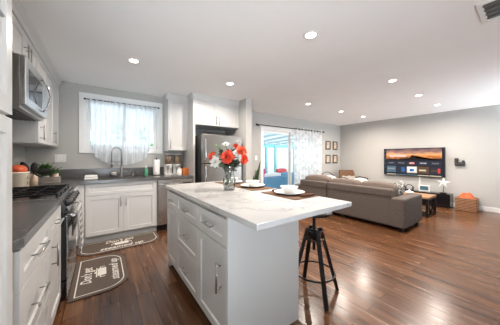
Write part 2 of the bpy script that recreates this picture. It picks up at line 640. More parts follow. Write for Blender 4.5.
def thing(name, label, cat, loc=(0, 0, 0), group=None):
    o = bpy.data.objects.new(name, None)
    o.empty_display_size = 0.1
    COL.objects.link(o)
    o.location = loc
    return tag(o, label, cat, group)

def solo(name, mb, mat, label, cat, loc, group=None):
    """a thing that is one mesh; its origin goes to loc"""
    mb.bm.transform(Matrix.Translation(-Vector(loc)))
    o = mb.build(name, mat)
    o.location = loc
    return tag(o, label, cat, group)

def struct(name, mb, mat, parent=None):
    o = mb.build(name, mat, parent)
    if parent is None:
        o['kind'] = 'structure'
    return o

def copy_tree(o, parent=None):
    c = o.copy()
    COL.objects.link(c)
    if parent is not None:
        c.parent = parent
    for ch in [x for x in bpy.data.objects if x.parent is o]:
        copy_tree(ch, c)
    return c

def text_mesh(txt, size, mtx, shear=0.0, extrude=0.0005, bold=0.0, width=None):
    cu = bpy.data.curves.new('t', 'FONT')
    cu.body = txt
    cu.size = size
    cu.align_x = 'CENTER'
    cu.align_y = 'CENTER'
    cu.shear = shear
    cu.extrude = extrude
    cu.offset = bold
    cu.resolution_u = 3
    ob = bpy.data.objects.new('t', cu)
    COL.objects.link(ob)
    dg = bpy.context.evaluated_depsgraph_get()
    dg.update()
    me = bpy.data.meshes.new_from_object(ob.evaluated_get(dg))
    bpy.data.objects.remove(ob)
    bpy.data.curves.remove(cu)
    mb = MB()
    mb.bm.from_mesh(me)
    bpy.data.meshes.remove(me)
    if width:
        xs = [v.co.x for v in mb.bm.verts]
        k = width / max(1e-6, max(xs) - min(xs))
        mb.bm.transform(Matrix.Diagonal((k, 1, 1, 1)))
    mb.bm.transform(mtx)
    return mb

def frame_mtx(o, ex, ey, ez):
    return Matrix(((ex[0], ey[0], ez[0], o[0]), (ex[1], ey[1], ez[1], o[1]), (ex[2], ey[2], ez[2], o[2]), (0, 0, 0, 1)))

# ------------------------------------------------------------------ the room
CEIL = 2.44
WX0, WX1 = -0.90, 7.25     # left and right walls
WY = 4.33                  # far wall
YB = -1.6                  # how far the room is built behind the camera
T = 0.12

struct('floor', MB().box(WX0 - T, YB, -0.08, WX1 + T, WY + T, 0), M['floor'])
struct('ceiling', MB().box(WX0 - T, YB, CEIL, WX1 + T, WY + T, CEIL + 0.1), M['ceil'])
struct('wall_left', MB().box(WX0 - T, YB, 0, WX0, WY + T, CEIL), M['wall'])
struct('wall_right', MB().box(WX1, YB, 0, WX1 + T, WY + T, CEIL), M['wall'])
# far wall with window and sliding-door openings
KW = (-0.225, 0.895, 1.40, 2.235)      # kitchen window opening x0 x1 z0 z1
SD = (3.50, 5.98, 0.0, 2.04)           # sliding door opening
wb = MB()
wb.box(WX0, WY, 0, KW[0], WY + T, CEIL)
wb.box(KW[0], WY, 0, KW[1], WY + T, KW[2])
wb.box(KW[0], WY, KW[3], KW[1], WY + T, CEIL)
wb.box(KW[1], WY, 0, SD[0], WY + T, CEIL)
wb.box(SD[0], WY, SD[3], SD[1], WY + T, CEIL)
wb.box(SD[1], WY, 0, WX1, WY + T, CEIL)
struct('wall_back', wb, M['wall'])
struct('wall_stub', MB().box(2.36, 3.43, 0, 2.50, WY, CEIL), M['wall'])

# unseen wall behind the camera, its two openings added to let daylight in
RB = (-0.8, 0.45, 2.15)
RC = (5.7, 7.15, 2.15)
rw = MB()
rw.box(WX0, YB - T, 0, RB[0], YB, CEIL)
rw.box(RB[0], YB - T, RB[2], RB[1], YB, CEIL)
rw.box(RB[1], YB - T, 0, RC[0], YB, CEIL)
rw.box(RC[0], YB - T, RC[2], RC[1], YB, CEIL)
rw.box(RC[1], YB - T, 0, WX1, YB, CEIL)
struct('wall_front', rw, M['wall'])
struct('baseboard_right', MB().box(WX1 - 0.014, YB, 0, WX1, WY, 0.11, 0.003), M['trim'])
bb = MB().box(2.50, WY - 0.014, 0, SD[0] - 0.07, WY, 0.11, 0.003)
bb.box(SD[1] + 0.07, WY - 0.014, 0, WX1 - 0.014, WY, 0.11, 0.003)
struct('baseboard_back', bb, M['trim'])

# kitchen window
win = MB()
x0, x1, z0, z1 = KW
c = 0.075
for a in ((x0 - c, z1, x1 + c, z1 + c), (x0 - c, z0 - c, x1 + c, z0), (x0 - c, z0, x0, z1), (x1, z0, x1 + c, z1)):
    win.box(a[0], WY - 0.02, a[1], a[2], WY, a[3], 0.003)
win = struct('window_1', win, M['trim'])
j = MB()
for a in ((x0, z1 - .02, x1, z1), (x0, z0, x1, z0 + .02), (x0, z0 + .02, x0 + .02, z1 - .02), (x1 - .02, z0 + .02, x1, z1 - .02)):
    j.box(a[0], WY, a[1], a[2], WY + T, a[3])
j.build('jamb', M['trim'], win)
for k, (a, b, y) in enumerate(((x0 + .02, (x0 + x1) / 2 + .025, WY + .05), ((x0 + x1) / 2 - .025, x1 - .02, WY + .085))):
    s = MB()
    f = 0.05
    for q in ((a, z1 - .02 - f, b, z1 - .02), (a, z0 + .02, b, z0 + .02 + f), (a, z0 + .02 + f, a + f, z1 - .02 - f), (b - f, z0 + .02 + f, b, z1 - .02 - f)):
        s.box(q[0], y, q[1], q[2], y + .03, q[3], 0.003)
    so = s.build('sash', M['trim'], win)
    MB().box(a + f - .005, y + .012, z0 + .02 + f - .005, b - f + .005, y + .017, z1 - .02 - f + .005).build('pane', M['glass'], so)

# sliding glass door
x0, x1, z0, z1 = SD
dr = MB()
c = 0.065
dr.box(x0 - c, WY - .02, z1, x1 + c, WY, z1 + c, .003)
dr.box(x0 - c, WY - .02, 0, x0, WY, z1, .003)
dr.box(x1, WY - .02, 0, x1 + c, WY, z1, .003)
door = struct('door_1', dr, M['trim'])
j = MB()
j.box(x0, WY, z1 - .03, x1, WY + T, z1)
j.box(x0, WY, 0.02, x0 + .03, WY + T, z1 - .03)
j.box(x1 - .03, WY, 0.02, x1, WY + T, z1 - .03)
j.box(x0, WY, 0, x1, WY + T, 0.02)
j.build('jamb', M['trim'], door)
mid = 4.62
for k, (a, b, y) in enumerate(((x0 + .03, mid + .035, WY + .065), (mid - .035, x1 - .03, WY + .025))):
    s = MB()
    f = 0.07
    for q in ((a, z1 - .03 - f, b, z1 - .03), (a, .02, b, .02 + f), (a, .02 + f, a + f, z1 - .03 - f), (b - f, .02 + f, b, z1 - .03 - f)):
        s.box(q[0], y, q[1], q[2], y + .035, q[3], .003)
    so = s.build('sliding_panel', M['trim'], door)
    MB().box(a + f - .005, y + .014, .02 + f - .005, b - f + .005, y + .02, z1 - .03 - f + .005).build('pane', M['glass'], so)
    if k == 0:
        h = MB().tube([(a + .035, y - .002, .96), (a + .04, y - .045, 1.0), (a + .04, y - .05, 1.08), (a + .04, y - .045, 1.16), (a + .035, y - .002, 1.20)], .010)
        h.build('handle', M['plastic'], so)
MB().box(mid - .037, WY + .018, .02, mid - .012, WY + .0245, z1 - .03).build('dark_seal', M['darkgrey'], door)

# ------------------------------------------------------------------ recessed lights
LIGHTS = [
    (0.32, 2.90, 'recessed round ceiling light by the kitchen window, leftmost of all'),
    (1.68, 2.90, 'recessed round ceiling light just in front of the fridge cabinet'),
    (1.65, 1.29, 'recessed round ceiling light above the near end of the island, largest of all'),
    (3.72, 2.98, 'recessed round ceiling light before the sliding door, leftmost of the far row'),
    (5.03, 2.98, 'recessed round ceiling light in the middle of the far row before the curtain'),
    (6.19, 2.98, 'recessed round ceiling light nearest the corner with the framed prints'),
    (3.66, 1.32, 'recessed round ceiling light above sofa end, nearest of the row running towards the television'),
    (4.92, 1.34, 'recessed round ceiling light above coffee table, middle of the row towards the television'),
    (6.17, 1.34, 'recessed round ceiling light closest to the television wall above the screen'),
]
proto = None
for lx, ly, lab in LIGHTS:
    if proto is None:
        r = thing('recessed_light', lab, 'ceiling light', (lx, ly, CEIL), 'recessed ceiling lights')
        MB().lathe([(0.048, -.001), (0.050, -.006), (0.066, -.005), (0.072, 0.0), (0.048, 0.0)], (lx, ly, CEIL)).build('trim_ring', M['trim'], r)
        MB().lathe([(0.0, -.004), (0.049, -.004), (0.049, 0.0), (0, 0)], (lx, ly, CEIL)).build('diffuser', M['diffuser'], r)
        proto = r
    else:
        r = copy_tree(proto)
        r.location = (lx, ly, CEIL)
        r['label'] = lab
    ld = bpy.data.lights.new('downlight', 'AREA')
    ld.shape = 'DISK'
    ld.size = 0.10
    ld.energy = LAMP_W
    ld.color = LAMP_COL
    ld.spread = math.radians(165)
    lo = bpy.data.objects.new('downlight', ld)
    COL.objects.link(lo)
    lo.parent = r
    lo.location = (0, 0, -0.012)

# ceiling vent
vt = thing('ceiling_vent', 'white rectangular air vent in the ceiling at the upper right corner', 'vent', (2.55, 0.0, CEIL))
m = MB()
vx0, vx1, vy0, vy1 = 2.37, 2.74, -.30, .29
for a in ((vx0, vy0, vx1, vy0 + .035), (vx0, vy1 - .035, vx1, vy1), (vx0, vy0 + .035, vx0 + .035, vy1 - .035), (vx1 - .035, vy0 + .035, vx1, vy1 - .035)):
    m.box(a[0], a[1], CEIL - .012, a[2], a[3], CEIL, .003)
m.build('frame', M['trim'], vt)
MB().box(vx0 + .03, vy0 + .03, CEIL - .002, vx1 - .03, vy1 - .03, CEIL).build('backing', M['ventgrey'], vt)
for k in range(4):
    x = vx0 + .07 + k * .077
    MB().box(-.028, vy0 + .03, -.001, .028, vy1 - .03, .001, mtx=Matrix.Translation((x, 0, CEIL - .010)) @ Matrix.Rotation(-.2, 4, 'Y')).build('slat', M['ventgrey'], vt)

# ------------------------------------------------------------------ cabinetry helpers
def PL(x0):        # fronts that face +X (left run)
    return lambda u, w_, n: Vector((x0 + n, u, w_))
def PB(y0):        # fronts that face -Y (back run)
    return lambda u, w_, n: Vector((u, y0 - n, w_))
def PI_(x0):       # fronts that face -X (island)
    return lambda u, w_, n: Vector((x0 - n, u, w_))

def bar(P, u, w_, L, vertical, parent, th=0.02, r=0.0055, out=0.032):
    m = MB()
    if vertical:
        m.cyl(P(u, w_ - L / 2, th + out), P(u, w_ + L / 2, th + out), r, n=10)
        for s in (-1, 1):
            m.cyl(P(u, w_ + s * L * .36, th - .001), P(u, w_ + s * L * .36, th + out), r * .8, n=8)
    else:
        m.cyl(P(u - L / 2, w_, th + out), P(u + L / 2, w_, th + out), r, n=10)
        for s in (-1, 1):
            m.cyl(P(u + s * L * .36, w_, th - .001), P(u + s * L * .36, w_, th + out), r * .8, n=8)
    return m.build('handle', M['nickel'], parent)

def front(kind, P, u0, u1, w0, w1, parent, handle=None, L=0.15, fr=0.057):
    g = 0.0015
    o = MB().shaker(P, u0 + g, u1 - g, w0 + g, w1 - g, fr=fr).build(kind, M['cab'], parent)
    if handle:
        bar(P, handle[0], handle[1], L, handle[2], o)
    return o

# ------------------------------------------------------------------ left run
FX = -0.29     # carcass front
PLf = PL(FX)
# tall pantry at the left edge of the picture
t = thing('pantry_cabinet', 'tall white pantry cabinet at the left edge, next to the grey counter end', 'cabinet', (-.6, .72, 0))
MB().box(WX0, .29, 0, FX, 1.15, 2.36).build('body', M['cab'], t)
front('door', PLf, .72, 1.14, 1.405, 2.33, t, (.855, 1.668, False), L=.13)
front('door', PLf, .30, .72, 1.405, 2.33, t)
front('door', PLf, .72, 1.14, .11, 1.395, t)
front('door', PLf, .30, .72, .11, 1.395, t)
MB().box(WX0, .29, 2.36, FX + .055, 1.15, CEIL).build('crown', M['cab'], t)

WG, YG = WX0 + .006, WY - .006
# base drawers between pantry and range
t = thing('drawer_cabinet', 'white base cabinet of three drawers beside the tall pantry', 'cabinet', (-.6, 1.49, 0))
MB().box(WG, 1.20, .10, FX, 1.82, .88).box(WG, 1.20, 0, FX - .06, 1.82, .10).build('body', M['cab'], t)
for a, b in ((.70, .87), (.41, .695), (.12, .405)):
    front('drawer', PLf, 1.225, 1.82, a, b, t, (1.48, (a + b) / 2, False), L=.22)
t = thing('base_cabinet', 'narrow white base cabinet squeezed between drawers and the range', 'cabinet', (-.6, 2.05, 0))
MB().box(WG, 1.82, .10, FX, 2.27, .88).box(WG, 1.82, 0, FX - .06, 2.27, .10).build('body', M['cab'], t)
front('drawer', PLf, 1.82, 2.265, .70, .87, t, (2.04, .785, False))
front('door', PLf, 1.82, 2.265, .12, .695, t, (1.875, .60, True))
solo('countertop', MB().prism([(WX0, 1.17), (-.30, 1.17), (-.26, 1.235), (-.26, 2.275), (WX0, 2.275)], .88, .92, bev=.002), M['counter'],
     'dark grey quartz countertop between the pantry and the gas range', 'countertop', (-.58, 1.7, .88))

# corner base behind the range, with the grey worktop turning the corner
t = thing('corner_cabinet', 'white corner base cabinet between the range and the sink cabinet', 'cabinet', (-.6, 3.6, 0))
MB().box(WG, 3.06, .10, FX, YG, .88).box(FX, 3.74, .10, -.20, YG, .88).box(WG, 3.06, 0, FX - .06, YG, .10).box(FX - .06, 3.80, 0, -.20, YG, .10).build('body', M['cab'], t)
front('door', PLf, 3.065, 3.69, .12, .87, t)
MB().box(FX, 3.72, .12, -.20, 3.74, .87, .001).build('filler', M['cab'], t)

# L shaped counter with a sink cut-out
SX0, SX1, SY0, SY1 = -.02, .60, 3.80, 4.14
cm = MB()
cm.box(WX0, 3.055, .88, -.26, WY, .92)
cm.box(-.26, 3.69, .88, SX0, WY, .92)
cm.box(SX1, 3.69, .88, 1.37, WY, .92)
cm.box(SX0, 3.69, .88, SX1, SY0, .92)
cm.box(SX0, SY1, .88, SX1, WY, .92)
ct = solo('countertop', cm, M['counter'], 'dark grey quartz worktop wrapping the corner under the kitchen window', 'countertop', (0, 4.0, .88))
solo('backsplash', MB().box(-.877, WY - .022, .9205, 1.368, WY - .001, 1.065, .002), M['counter'], 'low dark grey stone strip along the wall under the kitchen window', 'backsplash', (.25, WY - .02, .92))
solo('backsplash', MB().box(WX0 + .001, 3.06, .9205, WX0 + .022, WY - .001, 1.065, .002), M['counter'], 'low dark grey stone strip on the left wall behind the crock', 'backsplash', (WX0 + .02, 3.7, .92))

# sink basin
t = thing('kitchen_sink', 'stainless undermount sink set into the grey counter below the window', 'sink', (.29, 3.97, .70))
sk = MB()
z0_, z1_ = .70, .879
e = .006
sk.box(SX0 - e, SY0 - e, z0_, SX1 + e, SY1 + e, z0_ + e)
sk.box(SX0 - e, SY0 - e, z0_ + e, SX0, SY1 + e, z1_)
sk.box(SX1, SY0 - e, z0_ + e, SX1 + e, SY1 + e, z1_)
sk.box(SX0, SY0 - e, z0_ + e, SX1, SY0, z1_)
sk.box(SX0, SY1, z0_ + e, SX1, SY1 + e, z1_)
sk.build('basin', M['steelh'], t)
MB().lathe([(0, 0), (.04, 0), (.045, .004), (.03, .005), (0, .002)], (.29, 3.97, z0_ + e)).build('drain', M['chrome'], t)

# sink base cabinet
PBf = PB(3.74)
t = thing('sink_cabinet', 'white sink base cabinet with two tall doors under the window', 'cabinet', (.27, 4.0, 0))
sb = MB()
sb.box(-.198, 3.74, .10, -.18, YG, .88).box(.72, 3.74, .10, .76, YG, .88).box(-.18, 3.74, .10, .72, YG, .12).box(-.18, 3.74, .10, .72, 3.755, .88)
sb.box(-.20, 3.80, 0, .76, 3.83, .10)
sb.build('body', M['cab'], t)
front('false_drawer_front', PBf, -.19, .735, .70, .868, t, fr=.045)
front('door', PBf, -.19, .27, .115, .695, t, (.235, .59, True), L=.16)
front('door', PBf, .27, .735, .115, .695, t, (.305, .59, True), L=.16)

# dishwasher
t = thing('dishwasher', 'stainless dishwasher between the sink cabinet and the fridge panel', 'dishwasher', (1.06, 4.0, 0))
MB().box(.765, 3.74, .09, 1.365, WY - .05, .875).build('body', M['darkgrey'], t)
MB().box(.768, 3.705, .115, 1.362, 3.745, .765, .004).build('door', M['steelh'], t)
MB().box(.768, 3.705, .77, 1.362, 3.745, .872, .004).build('control_panel', M['steelh'], t)
h = MB().cyl((.82, 3.665, .80), (1.31, 3.665, .80), .010)
h.cyl((.85, 3.665, .80), (.85, 3.71, .80), .007).cyl((1.28, 3.665, .80), (1.28, 3.71, .80), .007)
h.build('handle', M['chrome'], t)
MB().box(.768, 3.79, 0, 1.362, 3.81, .10).build('kick_plate', M['black'], t)

# fridge surround: tall panel, top cabinet
MBp = MB().box(1.37, 3.72, 0, 1.41, WY, 2.36)
t = thing('tall_panel', 'tall white panel standing left of the fridge', 'panel', (1.39, 4.0, 0))
MBp.build('board', M['cab'], t)
PANEL = t
t = thing('wall_cabinet', 'white single door wall cabinet right of the kitchen window', 'cabinet', (1.185, 4.15, 1.38))
MB().box(1.0, 4.02, 1.38, 1.37, WY, 2.36).build('body', M['cab'], t)
front('door', PB(4.02), 1.0, 1.37, 1.385, 2.33, t, (1.035, 1.50, True), L=.16)
cr = MB()
YG = WY - .006
def crown_x(mb, xa, xb, yf):
    """crown along X with front at yf, slanting outwards to the ceiling"""
    prof = [(0, 2.33), (-.010, 2.33), (-.014, 2.37), (-.034, 2.42), (-.038, 2.439), (0, 2.439)]
    M4 = frame_mtx((0, 0, 0), (0, 1, 0), (0, 0, 1), (1, 0, 0))
    mb.prism([(yf + a, b) for a, b in prof], xa, xb, mtx=M4)
def crown_y(mb, ya, yb, xf, s=1):
    prof = [(0, 2.33), (.010 * s, 2.33), (.014 * s, 2.37), (.034 * s, 2.42), (.038 * s, 2.439), (0, 2.439)]
    M4 = frame_mtx((0, 0, 0), (1, 0, 0), (0, 0, 1), (0, 1, 0))
    mb.prism([(xf + a, b) for a, b in prof], ya, yb, mtx=M4)
crown_x(cr, .962, 1.37, 4.0)
crown_y(cr, 3.962, WY, 1.0, -1)
cr.box(1.0, 4.0, 2.36, 1.37, WY, 2.439)
cr.build('crown', M['cab'], t)

t = thing('fridge_cabinet', 'white two door cabinet mounted above the fridge', 'cabinet', (1.87, 4.0, 1.87))
MB().box(1.41, 3.74, 1.87, 2.33, WY, 2.36).box(2.33, 3.72, 1.87, 2.36, WY, 2.36).build('body', M['cab'], t)
P = PB(3.74)
front('door', P, 1.412, 1.87, 1.875, 2.33, t, (1.835, 1.975, True), L=.16)
front('door', P, 1.87, 2.328, 1.875, 2.33, t, (1.905, 1.975, True), L=.16)
cr = MB()
crown_x(cr, 1.41, 2.36, 3.72)
cr.box(1.41, 3.72, 2.361, 2.36, YG, 2.439)
cr.build('crown', M['cab'], t)
cr = MB()
crown_x(cr, 1.332, 1.41, 3.72)
crown_y(cr, 3.682, 3.955, 1.37, -1)
cr.box(1.37, 3.72, 2.361, 1.41, YG, 2.439)
cr.build('crown', M['cab'], PANEL)

# refrigerator
t = thing('refrigerator', 'stainless top freezer refrigerator in the white cabinet alcove', 'refrigerator', (1.87, 3.9, 0))
FY = 3.46
MB().box(1.445, FY + .065, .02, 2.275, 4.22, 1.66, .006).build('body', M['blackplastic'], t)
for a, b, hz0, hz1 in ((1.145, 1.672, 1.175, 1.60), (.06, 1.13, .70, 1.105)):
    d = MB().box(1.445, FY, a, 2.275, FY + .062, b, .012, 3).build('door', M['steel'], t)
    h = MB().tube([(1.49, FY + .005, hz0), (1.49, FY - .035, hz0 + .02), (1.49, FY - .045, hz0 + .06), (1.49, FY - .045, hz1 - .06), (1.49, FY - .035, hz1 - .02), (1.49, FY + .005, hz1)], .014, n=12)
    h.build('handle', M['chrome'], d)
MB().box(1.46, FY + .01, 1.131, 2.26, FY + .06, 1.144).build('gasket', M['black'], t)
MB().box(1.46, FY + .03, .0, 2.26, 4.1, .055).build('base_grille', M['black'], t)

# ------------------------------------------------------------------ left wall cabinets and microwave
UX = -0.56
PU = PL(UX)
t = thing('wall_cabinet', 'white two door wall cabinet above the microwave', 'cabinet', (-.7, 2.67, 2.04))
MB().box(WX0, 2.12, 2.04, UX, 3.05, 2.36).build('body', M['cab'], t)
front('door', PU, 2.123, 2.585, 2.045, 2.33, t, (2.545, 2.14, True), L=.13)
front('door', PU, 2.585, 3.047, 2.045, 2.33, t, (2.625, 2.14, True), L=.13)
cr = MB()
crown_y(cr, 2.12, 3.05, -.54)
cr.box(WX0, 2.12, 2.36, -.54, 3.05, 2.439)
cr.build('crown', M['cab'], t)
t = thing('wall_cabinet', 'white tall wall cabinet running from the microwave to the window wall', 'cabinet', (-.7, 3.7, 1.40))
MB().box(WX0, 3.05, 1.40, UX, WY, 2.36).build('body', M['cab'], t)
front('door', PU, 3.053, 3.47, 1.405, 2.33, t, (3.13, 1.52, True), L=.16)
front('door', PU, 3.47, 3.89, 1.405, 2.33, t, (3.85, 1.52, True), L=.16)
front('door', PU, 3.89, 4.31, 1.405, 2.33, t)
cr = MB()
crown_y(cr, 3.05, WY, -.54)
cr.box(WX0, 3.05, 2.36, -.54, WY, 2.439)
cr.build('crown', M['cab'], t)

MX = -.47
t = thing('microwave', 'stainless over the range microwave hung below the wall cabinet', 'microwave', (-.7, 2.67, 1.63))
MB().box(WX0, 2.285, 1.63, MX - .035, 3.045, 2.035, .004).build('body', M['steel'], t)
d = MB().box(MX - .034, 2.285, 1.655, MX, 3.045, 2.035, .008, 3).build('door', M['steelh'], t)
MB().box(MX - .002, 2.36, 1.72, MX + .0015, 2.80, 1.955, .001).build('door_glass', M['blackgloss'], d)
h = MB().tube([(MX + .004, 2.80, 1.69), (MX + .035, 2.80, 1.73), (MX + .062, 2.80, 1.845), (MX + .035, 2.80, 1.96), (MX + .004, 2.80, 2.0)], .008, n=12)
h.build('handle', M['chrome'], d)
MB().box(MX - .001, 2.86, 1.70, MX + .0015, 3.01, 1.99, .001).build('control_panel', M['steelh'], d)
MB().lathe([(0, .0), (.012, .0), (.012, .003), (0, .003)], (MX, 2.80, 2.015), n=16, mtx=Matrix.Rotation(PI / 2, 4, 'Y')).build('badge', M['chrome'], d)
vg = MB()
for k in range(10):
    vg.box(-.86 + k * .032, 2.31, 1.622, -.86 + k * .032 + .018, 3.02, 1.632)
vg.build('vent_grille', M['darkgrey'], t)

# ------------------------------------------------------------------ gas range
t = thing('gas_range', 'stainless gas range with black grates beside the drawers', 'range', (-.58, 2.665, 0))
RY0, RY1 = 2.28, 3.05
MB().box(WX0 + .02, RY0, .06, -.29, RY1, .905).build('body', M['black'], t)
MB().box(WX0 + .02, RY0 + .002, .905, -.27, RY1 - .002, .922, .003).build('cooktop', M['steelh'], t)
MB().box(WX0 + .02, RY0 + .01, .0, -.33, RY1 - .01, .06).build('base', M['black'], t)
d = MB().box(-.29, RY0 + .002, .235, -.238, RY1 - .002, .78, .004).build('oven_door', M['blackgloss'], t)
MB().box(-.239, RY0 + .006, .24, -.2355, RY1 - .006, .775, .001).build('steel_face', M['steelh'], d)
MB().box(-.236, RY0 + .10, .34, -.2345, RY1 - .10, .66, .0005).build('oven_window', M['ovenglass'], d)
h = MB().cyl((-.195, RY0 + .04, .755), (-.195, RY1 - .04, .755), .011)
for y in (RY0 + .08, RY1 - .08):
    h.cyl((-.25, y, .755), (-.195, y, .755), .009)
h.build('handle', M['chrome'], d)
d2 = MB().box(-.29, RY0 + .002, .065, -.238, RY1 - .002, .225, .004).build('storage_drawer', M['blackgloss'], t)
MB().box(-.239, RY0 + .006, .07, -.2355, RY1 - .006, .22, .001).build('steel_face', M['steelh'], d2)
cpm = Matrix.Translation((-.262, 0, .85)) @ Matrix.Rotation(-.35, 4, 'Y')
cp = MB().box(-.022, RY0 + .004, -.065, .018, RY1 - .004, .07, .004, mtx=cpm).build('control_panel', M['blackgloss'], t)
for k in range(5):
    y = RY0 + .10 + k * .143
    kb = MB()
    kb.lathe([(0, 0), (.030, 0), (.030, .006), (.026, .010), (.023, .044), (.0, .046)], (0, 0, 0), n=18,
             mtx=cpm @ Matrix.Translation((.018, y, 0)) @ Matrix.Rotation(PI / 2, 4, 'Y'))
    kb.build('knob', M['blackplastic'], cp)
gx0, gx1 = -.85, -.30
for k in range(3):
    ya = RY0 + .02 + k * .245
    yb = ya + .24
    g = MB()
    zt = .956
    for x in (gx0, gx1):
        g.box(x - .006, ya, zt - .012, x + .006, yb, zt)
    for y in (ya + .004, yb - .004):
        g.box(gx0, y - .006, zt - .0125, gx1, y + .006, zt - .0006)
    for x in (gx0 + .14, gx0 + .275, gx0 + .41):
        g.box(x - .005, ya + .001, zt - .0115, x + .005, yb - .001, zt + .0006)
    g.box(gx0, (ya + yb) / 2 - .005, zt - .0122, gx1, (ya + yb) / 2 + .005, zt - .0003)
    for x in (gx0, gx1):
        for y in (ya + .004, yb - .004):
            g.box(x - .0065, y - .0065, .921, x + .0065, y + .0065, zt - .001)
    g.build('grate', M['black'], t)
for x in (-.72, -.43):
    for y in (RY0 + .14, RY1 - .14):
        MB().lathe([(0, .03), (.034, .03), (.04, .018), (.05, .016), (.055, 0), (0, 0)], (x, y, .921), n=20).build('burner', M['black'], t)

# two towels over the oven handle
def towel(name, y0, y1, drop_f, drop_b, mat, label, amp):
    def fn(u, v):
        # v runs from the front hem over the bar to the back hem
        s = v * (drop_f + drop_b + .05)
        y = y0 + (y1 - y0) * (u + .10 * (u - .5) * min(1, abs(v - .55)))
        rip = amp * math.sin(u * 9 + 1.0)
        if s < drop_f:
            z = .755 - drop_f + s
            x = -.195 + .016 + rip * (drop_f - s) / drop_f + .012 * (drop_f - s) / drop_f
        elif s < drop_f + .05:
            a = (s - drop_f) / .05 * PI
            x = -.195 + .016 * math.cos(a)
            z = .755 + .016 * math.sin(a)
        else:
            q = s - drop_f - .05
            z = .755 - q
            x = -.195 - .016 - .004 * math.sin(u * 9) * q / drop_b
        return Vector((x, y, z))
    return solo(name, MB().grid(fn, 26, 40, .004), mat, label, 'towel', (-.195, (y0 + y1) / 2, .755), 'towels on the oven handle')
towel('dish_towel', 2.36, 2.50, .33, .2, M['towelgrey'], 'grey striped dish towel on the near end of the oven handle', .006)
towel('dish_towel', 2.50, 2.90, .42, .2, M['towel'], 'white checked dish towel hanging lower on the oven handle', .016)

# ------------------------------------------------------------------ floor mats
def floor_mat(org, ex, ey, label, L):
    """ex: along the mat (reading direction), ey: towards the appliance"""
    W, R = .47, .21
    def outline(inset):
        a, b = L / 2 - inset, W / 2 - inset
        r = R - inset
        pts = [(-a, b), (-a, -b + r)]
        n = 12
        pts += [(-a + r - r * math.cos(PI / 2 * i / n), -b + r - r * math.sin(PI / 2 * i / n)) for i in range(1, n + 1)]
        pts += [(a - r + r * math.sin(PI / 2 * i / n), -b + r - r * math.cos(PI / 2 * i / n)) for i in range(0, n)]
        pts += [(a, -b + r), (a, b)]
        return pts
    r = thing('floor_mat', label, 'mat', org, 'matching kitchen floor mats')
    X = frame_mtx(org, ex, ey, (0, 0, 1))
    MB().prism(outline(0), .0005, .012, mtx=X, bev=0.0).build('pad', M['mat'], r)
    o1, o2 = outline(.037), outline(.047)
    t = MB()
    n = len(o1)
    vs1 = [t.bm.verts.new(X @ Vector((x, y, .0128))) for x, y in o1]
    vs2 = [t.bm.verts.new(X @ Vector((x, y, .0128))) for x, y in o2]
    for i in range(n):
        j = (i + 1) % n
        t.bm.faces.new((vs1[i], vs1[j], vs2[j], vs2[i]))
    bmesh.ops.recalc_face_normals(t.bm, faces=t.bm.faces[:])
    for f in t.bm.faces:
        if f.normal.z < 0:
            f.normal_flip()
    t.build('border', M['matwhite'], r)
    text_mesh("Don't get", .125, X @ Matrix.Translation((-.02, .118, .0125)), .3, .0004, .0015, .36).build('lettering', M['matwhite'], r)
    text_mesh("steamed up", .115, X @ Matrix.Translation((.0, -.118, .0125)), .3, .0004, .0015, .52).build('lettering', M['matwhite'], r)
    g = MB()
    g.box(-.085, -.045, .0122, .085, .030, .013)
    g.box(-.105, .034, .0122, .105, .045, .013)
    g.box(-.02, .047, .0122, .02, .058, .013)
    for s in (-1, 1):
        g.box(s * .085, .0, .0122, s * .125, .012, .013)
        g.box(s * .115, -.035, .0122, s * .125, .012, .013)
    g.bm.transform(X)
    g.build('pot_motif', M['matwhite'], r)
floor_mat((-.005, 2.77, 0), (0, 1, 0), (-1, 0, 0), 'brown lettered floor mat lying in front of the range', .86)
floor_mat((.235, 3.535, 0), (1, 0, 0), (0, 1, 0), 'brown lettered floor mat lying in front of the sink cabinet', 1.0)

# ------------------------------------------------------------------ island
IX0, IX1, IY0, IY1 = .63, 1.24, 1.085, 2.50
PIf = PI_(IX0)
def isl_body(y0, y1):
    return MB().box(IX0, y0, .10, IX1 - .02, y1, .897).box(IX0 + .07, y0, 0, IX1 - .02, y1, .10)
t = thing('island_cabinet', 'white island cabinet with one drawer over a long handled door, nearest end', 'cabinet', (.9, 1.31, 0), 'island base cabinets')
isl_body(1.10, 1.555).build('body', M['cab'], t)
MB().box(IX0 - .02, IY0, 0, IX1, 1.10, .897, .001).build('end_panel', M['cab'], t)
MB().box(IX0 - .02, IY0 - .006, 0, IX0 + .035, IY0, .897, .001).build('corner_strip', M['cab'], t)
MB().box(IX1 - .02, 1.10, 0, IX1, 1.555, .897).build('back_panel', M['cab'], t)
front('drawer', PIf, 1.10, 1.555, .70, .875, t, (1.33, .79, False), L=.15, fr=.05)
front('door', PIf, 1.10, 1.555, .11, .695, t, (1.17, .50, True), L=.19)
t = thing('island_cabinet', 'white island cabinet of three stacked drawers in the middle', 'cabinet', (.9, 1.8, 0), 'island base cabinets')
isl_body(1.555, 2.12).build('body', M['cab'], t)
MB().box(IX1 - .02, 1.555, 0, IX1, 2.12, .897).build('back_panel', M['cab'], t)
for a, b in ((.70, .875), (.405, .695), (.11, .40)):
    front('drawer', PIf, 1.555, 2.12, a, b, t, (1.82, (a + b) / 2, False), L=.15, fr=.05)
t = thing('island_cabinet', 'narrow white island cabinet at the end facing the sink', 'cabinet', (.9, 2.26, 0), 'island base cabinets')
isl_body(2.12, 2.48).build('body', M['cab'], t)
MB().box(IX1 - .02, 2.12, 0, IX1, 2.48, .897).build('back_panel', M['cab'], t)
MB().box(IX0 + .0, 2.48, 0, IX1, IY1, .897, .001).build('end_panel', M['cab'], t)
front('drawer', PIf, 2.12, 2.48, .70, .875, t, (2.30, .79, False), L=.13, fr=.05)
front('door', PIf, 2.12, 2.48, .11, .695, t)
